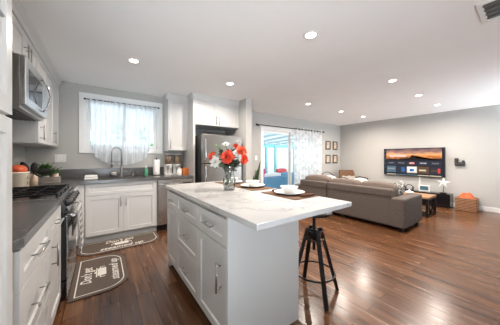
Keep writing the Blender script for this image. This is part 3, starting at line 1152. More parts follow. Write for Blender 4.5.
solo('island_countertop', MB().box(.603, .785, .898, 1.462, 2.53, .93, .003), M['quartz'],
     'large white veined quartz slab on top of the island', 'countertop', (1.03, 1.6, .898))

# ------------------------------------------------------------------ place settings
ZI = .931
SET = [(1.325, 1.265, 'nearest the camera'), (1.325, 1.80, 'in the middle, right of the vase'), (1.325, 2.23, 'farthest back, behind the vase')]
def solid_prism_mat(y):
    return MB().box(1.17, y - .205, ZI, 1.455, y + .205, ZI + .004, .001)
for k, (sx, sy, where) in enumerate(SET):
    hl = .205 if k < 2 else .19
    pmx = MB().box(1.175, sy - hl, ZI - .0008, 1.452, sy + hl, ZI + .004, .001)
    solo('placemat', pmx, M['placemat'], 'brown woven placemat on the island, ' + where, 'placemat', (sx, sy, ZI), 'placemats on the island')
    z = ZI + .0045
    pl = MB().lathe([(0, 0), (.075, 0), (.082, .004), (.125, .016), (.132, .020), (.131, .022), (.12, .018), (.08, .008), (0, .006)], (sx, sy, z), 40)
    solo('dinner_plate', pl, M['china'], 'round white dinner plate on the brown placemat ' + where, 'plate', (sx, sy, z), 'white plates on the island')
    z += .007
    bw = MB().lathe([(0, 0), (.036, 0), (.038, .006), (.060, .022), (.074, .050), (.078, .056), (.075, .057), (.070, .048), (.056, .024), (.034, .011), (0, .009)], (sx, sy, z), 36)
    solo('bowl', bw, M['china'], 'white china bowl sitting on the plate ' + where, 'bowl', (sx, sy, z), 'white bowls on the island')
for s, wd in ((-1, 'right'), (1, 'left')):
    sy = 1.265 + s * .165
    z = ZI + .005
    nk = MB().cushion(1.29, sy - .022, z, 1.43, sy + .022, z + .016, .004, 4)
    solo('napkin', nk, M['napkin'], 'dark brown folded napkin just ' + wd + ' of the nearest plate', 'napkin', (1.36, sy, z), 'brown napkins beside the nearest plate')

# ------------------------------------------------------------------ vase and flowers
VX, VY = 1.02, 1.775
t = thing('vase', 'clear curved glass vase holding orange and white flowers', 'vase', (VX, VY, ZI))
prof = [(0, 0), (.050, 0), (.054, .006), (.056, .03), (.066, .07), (.066, .10), (.052, .14), (.044, .17), (.048, .205), (.060, .235)]
inner = [(r - .004, z + (.008 if k == 0 else 0)) for k, (r, z) in enumerate(prof[::-1]) if r > .01][:-1]
MB().lathe(prof + inner + [(.046, .012), (0, .012)], (VX, VY, ZI), 36).build('glass_body', M['vase'], t)
MB().lathe([(0, .014), (.046, .014), (.051, .03), (.060, .07), (.060, .10), (.058, .108), (0, .108)], (VX, VY, ZI), 32).build('water', M['vasewater'], t)

Rv = Vector((math.cos(math.radians(35.6)), -math.sin(math.radians(35.6)), 0))
Dv = Vector((math.sin(math.radians(35.6)), math.cos(math.radians(35.6)), 0))
PXM = .0098
def fl_pos(px, py, dd=0.0):
    return Vector((VX, VY, 0)) + Rv * ((px - 229.7) * PXM) + Dv * dd + Vector((0, 0, CAM_H + (157.5 - py) * PXM))

def petal(mb, base, d, up, L, W, curl):
    side = d.cross(up).normalized()
    def fn(u, v):
        a = (u - .5) * 2
        wd = W * math.sin(PI * min(1, .08 + v * .86)) ** .75
        return base + d * (L * v) + side * (a * wd) + up * (curl * v * v * L - .25 * W * (1 - a * a) + .12 * L * math.sin(v * 3 + a))
    mb.grid(fn, 4, 6)

def flower(px, py, dd, rad, pmat, cmat, label, face, layers=3, npet=9, leafm='leafdark'):
    rad *= 1.2
    c = fl_pos(px, py, dd)
    # keep the stem passing through the vase neck
    neck = Vector((VX, VY, ZI + .20)) + Vector((rnd.uniform(-.02, .02), rnd.uniform(-.02, .02), 0))
    foot = Vector((VX, VY, ZI + .03)) + Vector((rnd.uniform(-.03, .03), rnd.uniform(-.03, .03), 0))
    f = thing('flower', label, 'flower', foot, 'flowers in the glass vase')
    pts = []
    for i in range(13):
        s = i / 12
        pts.append(foot * (1 - s) ** 2 + neck * 2 * s * (1 - s) + c * s * s if s > 0 else foot)
    MB().tube(pts, .0025, 6).build('stem', M['stem'], f)
    n = face.normalized()
    a = n.orthogonal().normalized()
    b = n.cross(a)
    mb = MB()
    for l in range(layers):
        k = npet - l
        ll = rad * (1 - .22 * l)
        tilt = .15 + .45 * l
        for i in range(k):
            th = 2 * PI * (i + .5 * l) / k + rnd.uniform(-.15, .15)
            r = a * math.cos(th) + b * math.sin(th)
            d = (r * math.cos(tilt) + n * math.sin(tilt)).normalized()
            up = (n * math.cos(tilt) - r * math.sin(tilt)).normalized()
            petal(mb, c + n * .004 * l, d, up, ll * rnd.uniform(.88, 1.1), ll * .36, .15)
    mb.build('bloom', M[pmat], f)
    MB().ico(c + n * rad * .18, rad * .17, 2, jitter=.06).build('flower_centre', M[cmat], f)
    # two leaves on the stem
    lm = MB()
    for s in (-1, 1):
        p = pts[9]
        d = (Rv * s + Dv * rnd.uniform(-.6, .6) + Vector((0, 0, rnd.uniform(-.1, .5)))).normalized()
        up = Vector((0, 0, 1)) - d * d.z
        petal(lm, p, d, up.normalized(), rnd.uniform(.06, .085), .018, -.2)
    lm.build('leaf', M[leafm], f)

U = Vector((0, 0, 1))
flower(228.6, 157.5, -.07, .060, 'coral', 'yellow', 'largest coral orange flower at the centre front of the bouquet', -Dv + U * .3, 4, 11)
flower(213.5, 156.5, -.03, .044, 'peach', 'yellow', 'orange flower sticking out at the far left of the bouquet', -Rv * .7 - Dv * .6 + U * .5, 3, 9)
flower(241.5, 151.5, -.03, .050, 'peach', 'yellow', 'orange flower at the upper right of the bouquet', Rv * .5 - Dv * .8 + U * .5, 4, 10)
flower(244.0, 159.0, -.04, .044, 'coral', 'yellow', 'coral flower drooping at the lower right of the bouquet', Rv * .7 - Dv * .7, 4, 10)
flower(236.0, 146.5, .02, .034, 'peach', 'yellow', 'small orange flower near the top of the bouquet', Rv * .2 - Dv * .6 + U * .9, 3, 8)
flower(217.5, 162.0, -.06, .052, 'whitepetal', 'yellow', 'big white flower at the lower left of the bouquet', -Rv * .5 - Dv + U * .1, 3, 7)
flower(226.0, 145.0, .0, .034, 'whitepetal', 'yellow', 'white star shaped flower at the top middle of the bouquet', -Dv * .5 + U, 2, 6)
flower(238.5, 141.5, .02, .024, 'whitepetal', 'yellow', 'white bud standing highest at the right of the bouquet', U + Rv * .1, 3, 5)
flower(236.5, 153.0, -.05, .026, 'whitepetal', 'yellow', 'small white flower tucked between the orange blooms', -Dv + U * .4, 2, 6)

def sprig(px, py, dd, nl, L, W, lm, label):
    c = fl_pos(px, py, dd)
    neck = Vector((VX, VY, ZI + .20))
    foot = Vector((VX, VY, ZI + .03)) + Vector((rnd.uniform(-.03, .03), rnd.uniform(-.03, .03), 0))
    f = thing('greenery_sprig', label, 'greenery', foot, 'green sprigs in the glass vase')
    pts = [foot * (1 - s) ** 2 + neck * 2 * s * (1 - s) + c * s * s for s in [i / 12 for i in range(13)]]
    MB().tube(pts, .002, 6).build('stem', M['stem'], f)
    mb = MB()
    for i in range(nl):
        k = 6 + int(6 * i / max(1, nl - 1))
        p = pts[k]
        ax = (pts[min(12, k + 1)] - pts[k - 1]).normalized()
        th = i * 2.4
        o1 = ax.orthogonal().normalized()
        o2 = ax.cross(o1)
        d = (ax * .9 + o1 * math.cos(th) + o2 * math.sin(th)).normalized()
        up = (ax - d * ax.dot(d)).normalized()
        petal(mb, p, d, up, L * rnd.uniform(.75, 1.1), W, -.15)
    mb.build('foliage', M[lm], f)
sprig(217.5, 146.5, .03, 9, .085, .010, 'leaflight', 'light green grassy sprig at the upper left of the bouquet')
sprig(222.0, 153.0, .0, 26, .065, .022, 'leafdark', 'dusty green leafy sprig left of the central orange flower')
sprig(233.0, 151.0, .03, 30, .065, .022, 'leafdark', 'dusty green leafy sprig behind the orange flowers at right')
sprig(238.0, 161.5, -.02, 24, .060, .020, 'leafdark', 'dusty green leafy sprig drooping below the right hand flowers')
sprig(226.0, 162.5, -.02, 24, .055, .018, 'leafdark', 'green leafy sprig just above the vase rim')

# ------------------------------------------------------------------ bar stool
SXc, SYc = 1.60, 1.215
t = thing('bar_stool', 'black metal adjustable stool with a round seat at the island end', 'stool', (SXc, SYc, 0))
MB().lathe([(0, .728), (.14, .728), (.158, .738), (.160, .752), (.150, .760), (0, .754)], (SXc, SYc, 0), 36).build('seat', M['black'], t)
MB().lathe([(0, .70), (.045, .70), (.05, .728), (0, .728)], (SXc, SYc, 0), 20).cyl((SXc, SYc, .40), (SXc, SYc, .715), .014).build('screw_post', M['black'], t)
hub = MB()
hub.lathe([(.014, .50), (.036, .50), (.036, .585), (.014, .585)], (SXc, SYc, 0), 20)
hub.tube([(SXc + .070 * math.cos(2 * PI * i / 24), SYc + .070 * math.sin(2 * PI * i / 24), .575) for i in range(24)], .007, 8, True)
hub.tube([(SXc + .085 * math.cos(2 * PI * i / 24), SYc + .085 * math.sin(2 * PI * i / 24), .505) for i in range(24)], .007, 8, True)
ang0 = math.atan2(-.10, .19)
for k in range(4):
    a = ang0 + k * PI / 2
    ca, sa = math.cos(a), math.sin(a)
    hub.cyl((SXc + .03 * ca, SYc + .03 * sa, .575), (SXc + .075 * ca, SYc + .075 * sa, .575), .007, n=8)
    hub.cyl((SXc + .03 * ca, SYc + .03 * sa, .505), (SXc + .085 * ca, SYc + .085 * sa, .505), .007, n=8)
hub.build('hub', M['black'], t)
for k in range(4):
    a = ang0 + k * PI / 2
    ca, sa = math.cos(a), math.sin(a)
    top = Vector((SXc + .062 * ca, SYc + .062 * sa, .60))
    bot = Vector((SXc + .232 * ca, SYc + .232 * sa, 0.0))
    d = bot - top
    ex = Vector((-sa, ca, 0))
    ez = d.normalized()
    ey = ez.cross(ex)
    MB().box(-.017, -.011, 0, .017, .011, d.length - .004, .002, mtx=frame_mtx(top, ex, ey, ez)).build('leg', M['black'], t)
MB().tube([(SXc + .180 * math.cos(2 * PI * i / 40), SYc + .180 * math.sin(2 * PI * i / 40), .20) for i in range(40)], .008, 8, True).build('foot_ring', M['black'], t)

# ------------------------------------------------------------------ things on the sink counter
ZC = .92
FXx, FYy = .275, 4.19
t = thing('kitchen_faucet', 'stainless pull-down spring faucet arching over the sink', 'faucet', (FXx, FYy, ZC))
MB().lathe([(0, 0), (.030, 0), (.030, .008), (.020, .012), (.018, .05), (.016, .18), (.012, .185), (0, .185)], (FXx, FYy, ZC), 20).build('body', M['nickel'], t)
px_, py_ = -.081, -.08      # spout reach
arc = [(FXx, FYy, ZC + .18)]
top = ZC + .41
for i in range(17):
    a = PI * i / 16
    s = (1 - math.cos(a)) / 2
    arc.append((FXx + px_ * 2 * s * .9, FYy + py_ * 2 * s, top + .085 * math.sin(a)))
arc.append((FXx + px_ * 1.8, FYy + py_ * 2, ZC + .27))
MB().tube(arc, .010, 10).build('spring_spout', M['nickel'], t)
e = arc[-1]
MB().cyl((e[0], e[1], e[2]), (e[0], e[1], ZC + .17), .015, .018).build('spray_head', M['nickel'], t)
MB().cyl((FXx, FYy, ZC + .255), (e[0], e[1], ZC + .255), .006).build('support_arm', M['nickel'], t)
MB().cyl((FXx, FYy, ZC + .085), (FXx + .085, FYy - .02, ZC + .095), .008).build('lever', M['nickel'], t)

t = thing('sink_caddy', 'silver sponge caddy left of the faucet base', 'caddy', (.165, 4.20, ZC))
MB().lathe([(0, 0), (.040, 0), (.058, .03), (.062, .068), (.059, .068), (.054, .03), (.036, .004), (0, .004)], (.165, 4.205, ZC), 24).build('bowl', M['chrome'], t)
MB().cushion(.13, 4.185, ZC + .03, .20, 4.225, ZC + .085, .004, 4).build('sponge', M['cream'], t)

dish = MB().box(-.21, 3.83, ZC, -.05, 3.99, ZC + .035, .012, 3, smooth=True).box(-.205, 3.835, ZC + .036, -.055, 3.985, ZC + .066, .012, 3, smooth=True)
solo('dish_cloth', dish, M['paper'], 'folded white dish cloth on the counter left of the sink', 'cloth', (-.13, 3.91, ZC), None)

for k, (x, y, lab) in enumerate(((.45, 4.22, 'small steel soap pump right behind the sink'), (.52, 4.22, 'small steel air gap cap beside the green soap bottle'))):
    if k == 0:
        t = thing('soap_pump', lab, 'soap pump', (x, y, ZC))
        MB().lathe([(0, 0), (.022, 0), (.022, .006), (.012, .012), (.011, .05), (0, .05)], (x, y, ZC), 16).build('base', M['nickel'], t)
        MB().tube([(x, y, ZC + .05), (x, y, ZC + .085), (x, y - .02, ZC + .095), (x, y - .05, ZC + .088)], .006, 8).build('spout', M['nickel'], t)
    else:
        solo('air_gap_cap', MB().lathe([(0, 0), (.024, 0), (.024, .06), (.018, .072), (0, .075)], (x, y, ZC), 16), M['nickel'], lab, 'cap', (x, y, ZC))
t = thing('soap_bottle', 'green dish soap bottle standing left of the paper towel roll', 'bottle', (.655, 4.16, ZC))
MB().lathe([(0, 0), (.032, 0), (.035, .006), (.035, .10), (.028, .125), (.014, .14), (.014, .148), (0, .148)], (.655, 4.16, ZC), 22).build('bottle_body', M['soap'], t)
MB().lathe([(0, .148), (.015, .148), (.015, .165), (.006, .172), (.006, .185), (0, .185)], (.655, 4.16, ZC), 16).build('cap', M['plastic'], t)
t = thing('paper_towel_roll', 'white paper towel roll upright between soap and cereal dispensers', 'paper towel', (.83, 4.16, ZC))
MB().lathe([(0, 0), (.075, 0), (.075, .01), (.01, .012), (0, .012)], (.83, 4.16, ZC), 24).build('holder_base', M['black'], t)
MB().lathe([(.012, .013), (.056, .013), (.057, .02), (.057, .285), (.055, .290), (.012, .290)], (.83, 4.16, ZC), 28).build('paper_roll', M['paper'], t)
MB().lathe([(0, .012), (.009, .012), (.009, .315), (.012, .325), (0, .33)], (.83, 4.16, ZC), 14).build('rod', M['black'], t)

# two dry food dispensers
def dispenser(x, y, fill, label):
    t = thing('food_dispenser', label, 'food dispenser', (x, y, ZC), 'dry food dispensers')
    b = MB()
    b.box(x - .075, y - .10, ZC, x + .075, y + .08, ZC + .015, .004)
    b.box(x - .070, y + .03, ZC + .015, x + .070, y + .08, ZC + .20, .006)
    b.build('stand', M['plastic'], t)
    MB().box(x - .055, y - .055, ZC + .155, x + .055, y + .055, ZC + .20, .012).build('chute', M['plastic'], t)
    kn = MB().cyl((x, y - .055, ZC + .185), (x, y - .085, ZC + .185), .022, n=14)
    kn.box(x - .032, y - .10, ZC + .178, x + .032, y - .082, ZC + .192, .004)
    kn.build('turn_knob', M['plastic'], t)
    MB().lathe([(.055, .20), (.072, .225), (.074, .385), (.071, .385), (.069, .228), (.052, .203)], (x, y, ZC), 28).build('hopper', M['clear'], t)
    MB().lathe([(0, .206), (.051, .206), (.067, .228), (.067, .355), (.03, .368), (0, .36)], (x, y, ZC), 24).build('dry_food', M[fill], t)
    MB().lathe([(0, .386), (.076, .386), (.076, .400), (.02, .404), (0, .404)], (x, y, ZC), 28).build('lid', M['plastic'], t)
    MB().cyl((x, y - .05, ZC + .015), (x, y - .05, ZC + .125), .034, .040, n=20).build('cup', M['clear'], t)
dispenser(1.055, 4.20, 'cereal', 'clear food dispenser of brown cereal next to the paper towels')
dispenser(1.225, 4.20, 'cereal2', 'clear food dispenser of tan nuts next to the fridge panel')
t = thing('tea_box', 'small orange box at the counter end by the fridge panel', 'box', (1.315, 3.98, ZC))
MB().box(1.265, 3.95, ZC, 1.365, 4.03, ZC + .125, .003).build('carton', M['orangebox'], t)
MB().box(1.268, 3.953, ZC + .1255, 1.362, 4.027, ZC + .132, .002).build('lid', M['orangebox'], t)
t = thing('canister', 'small white canister left of the orange box', 'canister', (1.20, 3.99, ZC))
MB().lathe([(0, 0), (.042, 0), (.044, .004), (.044, .10), (0, .10)], (1.20, 3.99, ZC), 24).build('jar', M['china'], t)
MB().lathe([(0, .10), (.046, .10), (.046, .116), (.012, .12), (.012, .13), (0, .132)], (1.20, 3.99, ZC), 24).build('lid', M['china'], t)

# switch plate by the uppers
t = thing('switch_plate', 'white triple switch plate on the wall left of the window', 'switch', (-.52, WY, 1.24))
MB().box(-.59, WY - .006, 1.18, -.455, WY, 1.30, .002).build('plate', M['plastic'], t)
for k in range(3):
    MB().box(-.572 + k * .040, WY - .010, 1.205, -.552 + k * .040 + .013, WY - .005, 1.275, .002).build('rocker', M['plastic'], t)
t = thing('switch_plate', 'white single switch plate on the wall left of the sliding door', 'switch', (3.30, WY, 1.24))
MB().box(3.26, WY - .006, 1.18, 3.335, WY, 1.30, .002).build('plate', M['plastic'], t)
MB().box(3.28, WY - .010, 1.205, 3.315, WY - .005, 1.275, .002).build('rocker', M['plastic'], t)

# ------------------------------------------------------------------ things in the corner by the range
CX_, CY_ = -.745, 3.22
t = thing('ceramic_crock', 'cream lettered ceramic crock filled with orange and brown fruit behind the range', 'crock', (CX_, CY_, ZC))
MB().lathe([(0, 0), (.098, 0), (.104, .006), (.106, .16), (.110, .165), (.110, .178), (.102, .178), (.099, .16), (.097, .012), (0, .01)], (CX_, CY_, ZC), 36).build('pot', M['cream'], t)
for k, (txt, zz) in enumerate((('C', .115), ('E', .055))):
    m = text_mesh(txt, .045, Matrix.Identity(4), 0, .0002)
    a0 = math.atan2(-.30, .95)
    for v in m.bm.verts:
        a = a0 + v.co.x / .108
        v.co = Vector((CX_ + (.1072 + v.co.z) * math.cos(a), CY_ + (.1072 + v.co.z) * math.sin(a), ZC + zz + v.co.y))
    m.build('lettering', M['black'], t)
solo('orange_squash', MB().ico((CX_ + .025, CY_ - .01, ZC + .200), .070, 3, (1, 1, .75), .015), M['orange'], 'orange round squash on top of the cream crock', 'squash', (CX_ + .025, CY_ - .01, ZC + .15))
solo('potato', MB().ico((CX_ - .055, CY_ + .0, ZC + .195), .042, 3, (1, 1, .9), .02), M['wicker'], 'brown potato beside the orange squash in the crock', 'potato', (CX_ - .055, CY_, ZC + .15))

HX, HY = -.665, 3.43
t = thing('utensil_holder', 'pale wooden utensil holder behind the cream crock', 'utensil holder', (HX, HY, ZC))
MB().lathe([(0, 0), (.055, 0), (.055, .14), (.050, .14), (.049, .008), (0, .006)], (HX, HY, ZC), 28).build('pot', M['woodlight'], t)
UT = [(-.02, .02, -.13, .10, .22, 'spoon', 'black serving spoon leaning left in the wooden holder'),
      (.0, .02, -.07, .03, .245, 'spatula', 'black spatula standing tallest in the wooden holder'),
      (.02, .0, .03, -.02, .235, 'ladle', 'black ladle leaning towards the counter front in the wooden holder'),
      (.02, -.02, .13, -.02, .175, 'tongs', 'black slotted turner leaning right in the wooden holder'),
      (.01, -.03, .085, -.12, .12, 'whisk', 'black utensil drooping lowest over the wooden holder rim')]
for dx, dy, tx, ty, tz, nm, lab in UT:
    p0 = Vector((HX + dx, HY + dy, ZC + .02))
    p1 = Vector((HX + dx * .5 + tx * .25, HY + dy * .5 + ty * .25, ZC + .15))
    p2 = Vector((HX + tx, HY + ty, ZC + tz))
    u = thing('kitchen_' + ('turner' if nm == 'tongs' else 'scraper' if nm == 'whisk' else nm), lab, 'utensil', p0, 'black utensils in the wooden holder')
    MB().tube([p0, p1, p1 * .4 + p2 * .6], .007, 8).build('handle', M['black'], u)
    d = (p2 - p1).normalized()
    q = Vector((0, 0, 1)).rotation_difference(d).to_matrix().to_4x4()
    cpt = p1 * .22 + p2 * .78
    MB().ico(cpt, .050, 3, (.62, .22, 1.25), .0, mtx=q).build('head', M['blackplastic'], u)

t = thing('planter_box', 'long weathered wooden planter box against the corner', 'planter box', (-.60, 3.82, ZC))
bx = MB()
X0, X1, Y0, Y1 = -.72, -.46, 3.72, 3.84
bx.box(X0 + .014, Y0 + .014, ZC, X1 - .014, Y1 - .014, ZC + .012)
bx.box(X0, Y0, ZC, X1, Y0 + .014, ZC + .075, .002).box(X0, Y1 - .014, ZC, X1, Y1, ZC + .075, .002)
bx.box(X0, Y0 + .014, ZC, X0 + .014, Y1 - .014, ZC + .075, .002).box(X1 - .014, Y0 + .014, ZC, X1, Y1 - .014, ZC + .075, .002)
bx.build('box', M['barnwood'], t)
def bushy(name, c, n, L, W, spread, lm, label, cat='plant', potr=.035, poth=.075):
    t = thing(name, label, cat, c)
    MB().lathe([(0, 0), (potr * .8, 0), (potr, poth), (potr * .9, poth), (0, poth * .85)], c, 20).build('pot', M['china'], t)
    mb = MB()
    for i in range(n):
        th = i * 2.399
        el = rnd.uniform(.25, 1.5)
        d = Vector((math.cos(th) * math.cos(el), math.sin(th) * math.cos(el), math.sin(el)))
        base = Vector(c) + Vector((0, 0, poth)) + d * rnd.uniform(.1, 1) * spread
        up = (Vector((0, 0, 1)) - d * d.z).normalized()
        petal(mb, base, d, up, L * rnd.uniform(.7, 1.2), W, -.3)
    mb.build('foliage', M[lm], t)
    return t
bushy('potted_plant', (-.60, 3.785, ZC + .013), 260, .050, .012, .145, 'leaf', 'green bushy little plant in the wooden planter box')
solo('candle_jar', MB().lathe([(0, 0), (.032, 0), (.034, .004), (.034, .085), (.030, .088), (.030, .10), (.026, .104), (0, .104)], (-.505, 3.78, ZC + .0125), 22), M['pink'],
     'pale pink candle jar at the right end of the planter box', 'candle', (-.505, 3.78, ZC + .0125))
solo('candle_jar', MB().lathe([(0, 0), (.028, 0), (.03, .004), (.03, .075), (0, .078)], (-.672, 3.78, ZC + .0125), 22), M['pink'],
     'pale pink candle jar at the left end of the planter box', 'candle', (-.672, 3.78, ZC + .0125))

# ------------------------------------------------------------------ window curtain in the kitchen
t = thing('curtain_rod', 'thin dark tension rod across the top of the kitchen window', 'curtain rod', (.33, WY - .05, 2.205))
MB().cyl((-.225, WY - .045, 2.205), (.895, WY - .045, 2.205), .006).build('rod', M['bronze'], t)
for x in (-.225, .895):
    MB().cyl((x - .012, WY - .045, 2.205), (x + .012, WY - .045, 2.205), .013).build('end_cap', M['bronze'], t)
    MB().box(x - .006, WY - .05, 2.197, x + .006, WY - .019, 2.213).build('bracket', M['bronze'], t)
def kc(u, v):
    xt = -.21 + 1.09 * u
    cxx, czz, rx, rz = .30, 1.42, .42, .30
    th = PI * u
    xb, zb = cxx - rx * math.cos(th) ** 1 if False else cxx - rx * math.cos(th), czz - rz * math.sin(th) ** .8
    sv = v ** 1.05
    x = xt + (xb - xt) * sv
    z = 2.218 + (zb - 2.218) * v
    gather = math.sin(u * 2 * PI * 13) * (.010 + .006 * math.sin(u * 17)) + math.sin(u * 2 * PI * 5 + 1) * .010 * v
    y = WY - .045 + gather * (1 if v > .02 else .8) - .035 * v * math.sin(PI * u)
    x += .010 * math.sin(u * 2 * PI * 9 + v * 3) * v
    return Vector((x, y, z))
solo('sheer_curtain', MB().grid(kc, 150, 40), M['sheer'], 'sheer white balloon curtain with rounded hem over the kitchen window', 'curtain', (.33, WY - .05, 2.205))

# ------------------------------------------------------------------ living room curtain
t = thing('curtain_rod', 'dark bronze curtain rod above the sliding door', 'curtain rod', (4.65, WY - .09, 2.105))
RYy = WY - .09
MB().cyl((3.27, RYy, 2.105), (6.07, RYy, 2.105), .012).build('rod', M['bronze'], t)
for x in (3.25, 6.09):
    MB().ico((x, RYy, 2.105), .030, 2).build('finial', M['bronze'], t)
for x in (3.36, 5.99):
    MB().cyl((x, RYy, 2.105), (x, WY, 2.105), .009).cyl((x, WY - .012, 2.105), (x, WY, 2.105), .028).build('bracket', M['bronze'], t)
t = thing('patterned_curtain', 'white sheer patterned grommet curtain drawn over the right half of sliding door', 'curtain', (5.3, RYy, 2.105))
cx0, cx1 = 4.66, 5.97
NF = 9
def lc(u, v):
    x = cx0 + (cx1 - cx0) * (u + .0)
    y = RYy + .045 * math.sin(u * 2 * PI * NF) * (1 - .25 * v) + .012 * math.sin(u * 23 + v * 5) * v
    z = 2.145 + (.03 - 2.145) * v
    return Vector((x, y, z))
MB().grid(lc, 160, 24).build('cloth', M['sheer2'], t)
for k in range(NF * 2):
    u = (k + .0) / (NF * 2)
    if 0.02 < u < .99:
        x = cx0 + (cx1 - cx0) * u
        MB().tube([(x, RYy + .022 * math.cos(2 * PI * i / 14), 2.105 + .022 * math.sin(2 * PI * i / 14)) for i in range(14)], .006, 6, True).build('grommet', M['bronze'], t)

# ------------------------------------------------------------------ sofa
SXB = 4.05
t = thing('sofa', 'large taupe fabric sofa with its back to the kitchen', 'sofa', (4.5, 2.4, 0))
YA, YE = 1.28, 3.55
MB().box(SXB + .06, YA + .20, .07, 4.95, YE, .30, .03, 3, smooth=False).build('base', M['sofa'], t)
# back frame in two modules
for a, b in ((1.46, 2.745), (2.755, 3.50)):
    MB().box(SXB, a, .06, SXB + .20, b, .70, .035, 4).box(SXB - .012, a + .004, .555, SXB + .19, b - .004, .705, .03, 4).build('backrest', M['sofa'], t)
MB().box(SXB - .02, YA, .06, 4.92, YA + .21, .565, .035, 4).build('armrest', M['sofa'], t)
MB().box(SXB, 3.50, .06, 4.92, 3.70, .565, .035, 4).build('armrest', M['sofa'], t)
for a, b in ((1.50, 2.18), (2.18, 2.84), (2.84, 3.49)):
    MB().cushion(SXB + .22, a, .29, 4.97, b, .46, .015, 8).build('seat_cushion', M['sofac'], t)
tl = Matrix.Translation((SXB + .22, 0, .46)) @ Matrix.Rotation(-.20, 4, 'Y')
for a, b, h in ((1.47, 2.09, .315), (2.09, 2.75, .320), (2.755, 3.42, .350)):
    MB().cushion(-.10, a, 0, .10, b, h, .03, 8, mtx=tl, rr=.6).build('back_cushion', M['sofac'], t)
for x in (SXB + .08, 4.86):
    for y in (YA + .08, 2.4, 3.62):
        MB().box(x - .03, y - .03, 0, x + .03, y + .03, .065).build('foot', M['black'], t)
# cushions on the sofa
mt = Matrix.Translation((4.65, 1.575, .605)) @ Matrix.Rotation(.5, 4, 'Z') @ Matrix.Rotation(.25, 4, 'X') @ Matrix.Rotation(PI / 2, 4, 'Z')
tp = MB().cushion(-.04, -.19, -.17, .04, .19, .17, .04, 8, mtx=mt, rr=.9)
solo('throw_pillow', tp, M['pillow'], 'black and white patterned throw pillow by the sofa arm', 'pillow', (4.65, 1.575, .46))
for (x, y, z, lab) in ((4.66, 3.02, .575, 'white throw pillow peeking over the sofa back near the curtain'), (4.66, 2.28, .565, 'white throw pillow peeking over the sofa back near middle')):
    mt = Matrix.Translation((x, y, z)) @ Matrix.Rotation(-.25, 4, 'Y')
    solo('throw_pillow', MB().cushion(-.05, -.17, -.19, .05, .17, .19, .05, 8, mtx=mt, rr=.9), M['whitefur'], lab, 'pillow', (x, y, z - .19), 'white pillows on the sofa')

# ------------------------------------------------------------------ coffee table
t = thing('coffee_table', 'wooden coffee table with black metal cross frames behind the sofa arm', 'coffee table', (5.77, 1.9, 0))
TX0, TX1, TY0, TY1 = 5.47, 6.06, 1.33, 2.50
MB().box(TX0, TY0, .385, TX1, TY1, .42, .004).build('tabletop', M['wood'], t)
MB().box(TX0 + .03, TY0 + .04, .12, TX1 - .03, TY1 - .04, .14, .003).build('shelf', M['wood'], t)
def beam(mb, p0, p1, s=.022):
    p0, p1 = Vector(p0), Vector(p1)
    d = p1 - p0
    ez = d.normalized()
    ex = Vector((0, 1, 0))
    if abs(ez.dot(ex)) > .9:
        ex = Vector((1, 0, 0))
    ex = (ex - ez * ex.dot(ez)).normalized()
    mb.box(-s / 2, -s / 2, 0, s / 2, s / 2, d.length, mtx=frame_mtx(p0, ex, ez.cross(ex), ez))
for y in (TY0 + .025, TY1 - .025):
    f = MB()
    a, b = TX0 + .025, TX1 - .025
    beam(f, (a, y, 0), (a, y, .385), .04)
    beam(f, (b, y, 0), (b, y, .385), .04)
    beam(f, (a, y, .37), (b, y, .37), .03)
    beam(f, (a, y, .02), (b, y, .02), .03)
    beam(f, (a, y, .36), ((a + b) / 2, y, .03), .025)
    beam(f, (b, y, .36), ((a + b) / 2, y, .03), .025)
    f.build('leg_frame', M['black'], t)
t = thing('decor_dish', 'small white dish with a lid on the coffee table by the pillow', 'dish', (5.70, 1.72, .42))
MB().lathe([(0, 0), (.05, 0), (.085, .035), (.09, .04), (0, .04)], (5.70, 1.72, .42), 22).build('bowl', M['china'], t)
MB().lathe([(0, .04), (.088, .04), (.06, .065), (.015, .075), (.015, .095), (0, .10)], (5.70, 1.72, .42), 22).build('lid', M['china'], t)

# ------------------------------------------------------------------ media console, television
t = thing('media_console', 'long low glossy black media console under the television', 'console', (7.08, 2.1, 0))
KX0, KX1, KY0, KY1 = 6.92, 7.22, 1.27, 3.05
MB().box(KX0, KY0, .315, KX1, KY1, .34, .003).build('top', M['blackgloss'], t)
MB().box(KX0, KY0, .03, KX1, KY1, .06, .003).build('bottom_shelf', M['blackgloss'], t)
for y in (KY0, (KY0 + KY1) / 2, KY1 - .02):
    MB().box(KX0 + .005, y, .06, KX1, y + .02, .315, .002).build('side_panel', M['blackgloss'], t)
MB().box(KX1 - .015, KY0 + .02, .06, KX1, KY1 - .02, .315).build('back_panel', M['black'], t)
for a, b in ((KY0 + .022, (KY0 + KY1) / 2 - .004), ((KY0 + KY1) / 2 + .024, KY1 - .022)):
    MB().box(KX0 + .004, a, .064, KX0 + .02, b, .312, .002).build('door', M['blackgloss'], t)
MB().box(KX0 + .02, KY0 + .03, 0, KX1 - .02, KY1 - .03, .03).build('plinth', M['black'], t)

t = thing('television', 'wide flat television mounted on the grey wall showing a streaming menu', 'television', (7.2, 2.115, 1.12))
VY0, VY1, VZ0, VZ1 = 1.405, 2.825, .725, 1.515
MB().box(7.165, VY0, VZ0, 7.215, VY1, VZ1, .006).build('housing', M['blackplastic'], t)
sc = MB().box(7.163, VY0 + .012, VZ0 + .018, 7.166, VY1 - .012, VZ1 - .012).build('screen', M['screen'], t)
MB().box(7.215, 1.9, .95, WX1, 2.3, 1.3).build('wall_mount', M['black'], t)
XS = 7.1625
# screen coordinates: s from 0 (left, high Y) to 1 (right), h from 0 (bottom) to 1
def SY(s): return VY1 - .012 - s * (VY1 - VY0 - .024)
def SZ(h): return VZ0 + .018 + h * (VZ1 - VZ0 - .03)
def srect(s0, s1, h0, h1, x=XS):
    return MB().box(x - .0006, SY(s1), SZ(h0), x, SY(s0), SZ(h1))
hero = MB().box(XS - .0006, SY(.965), SZ(.565), XS, SY(.045), SZ(.985))
hero = hero.build('hero_picture', M['sunset'], sc)
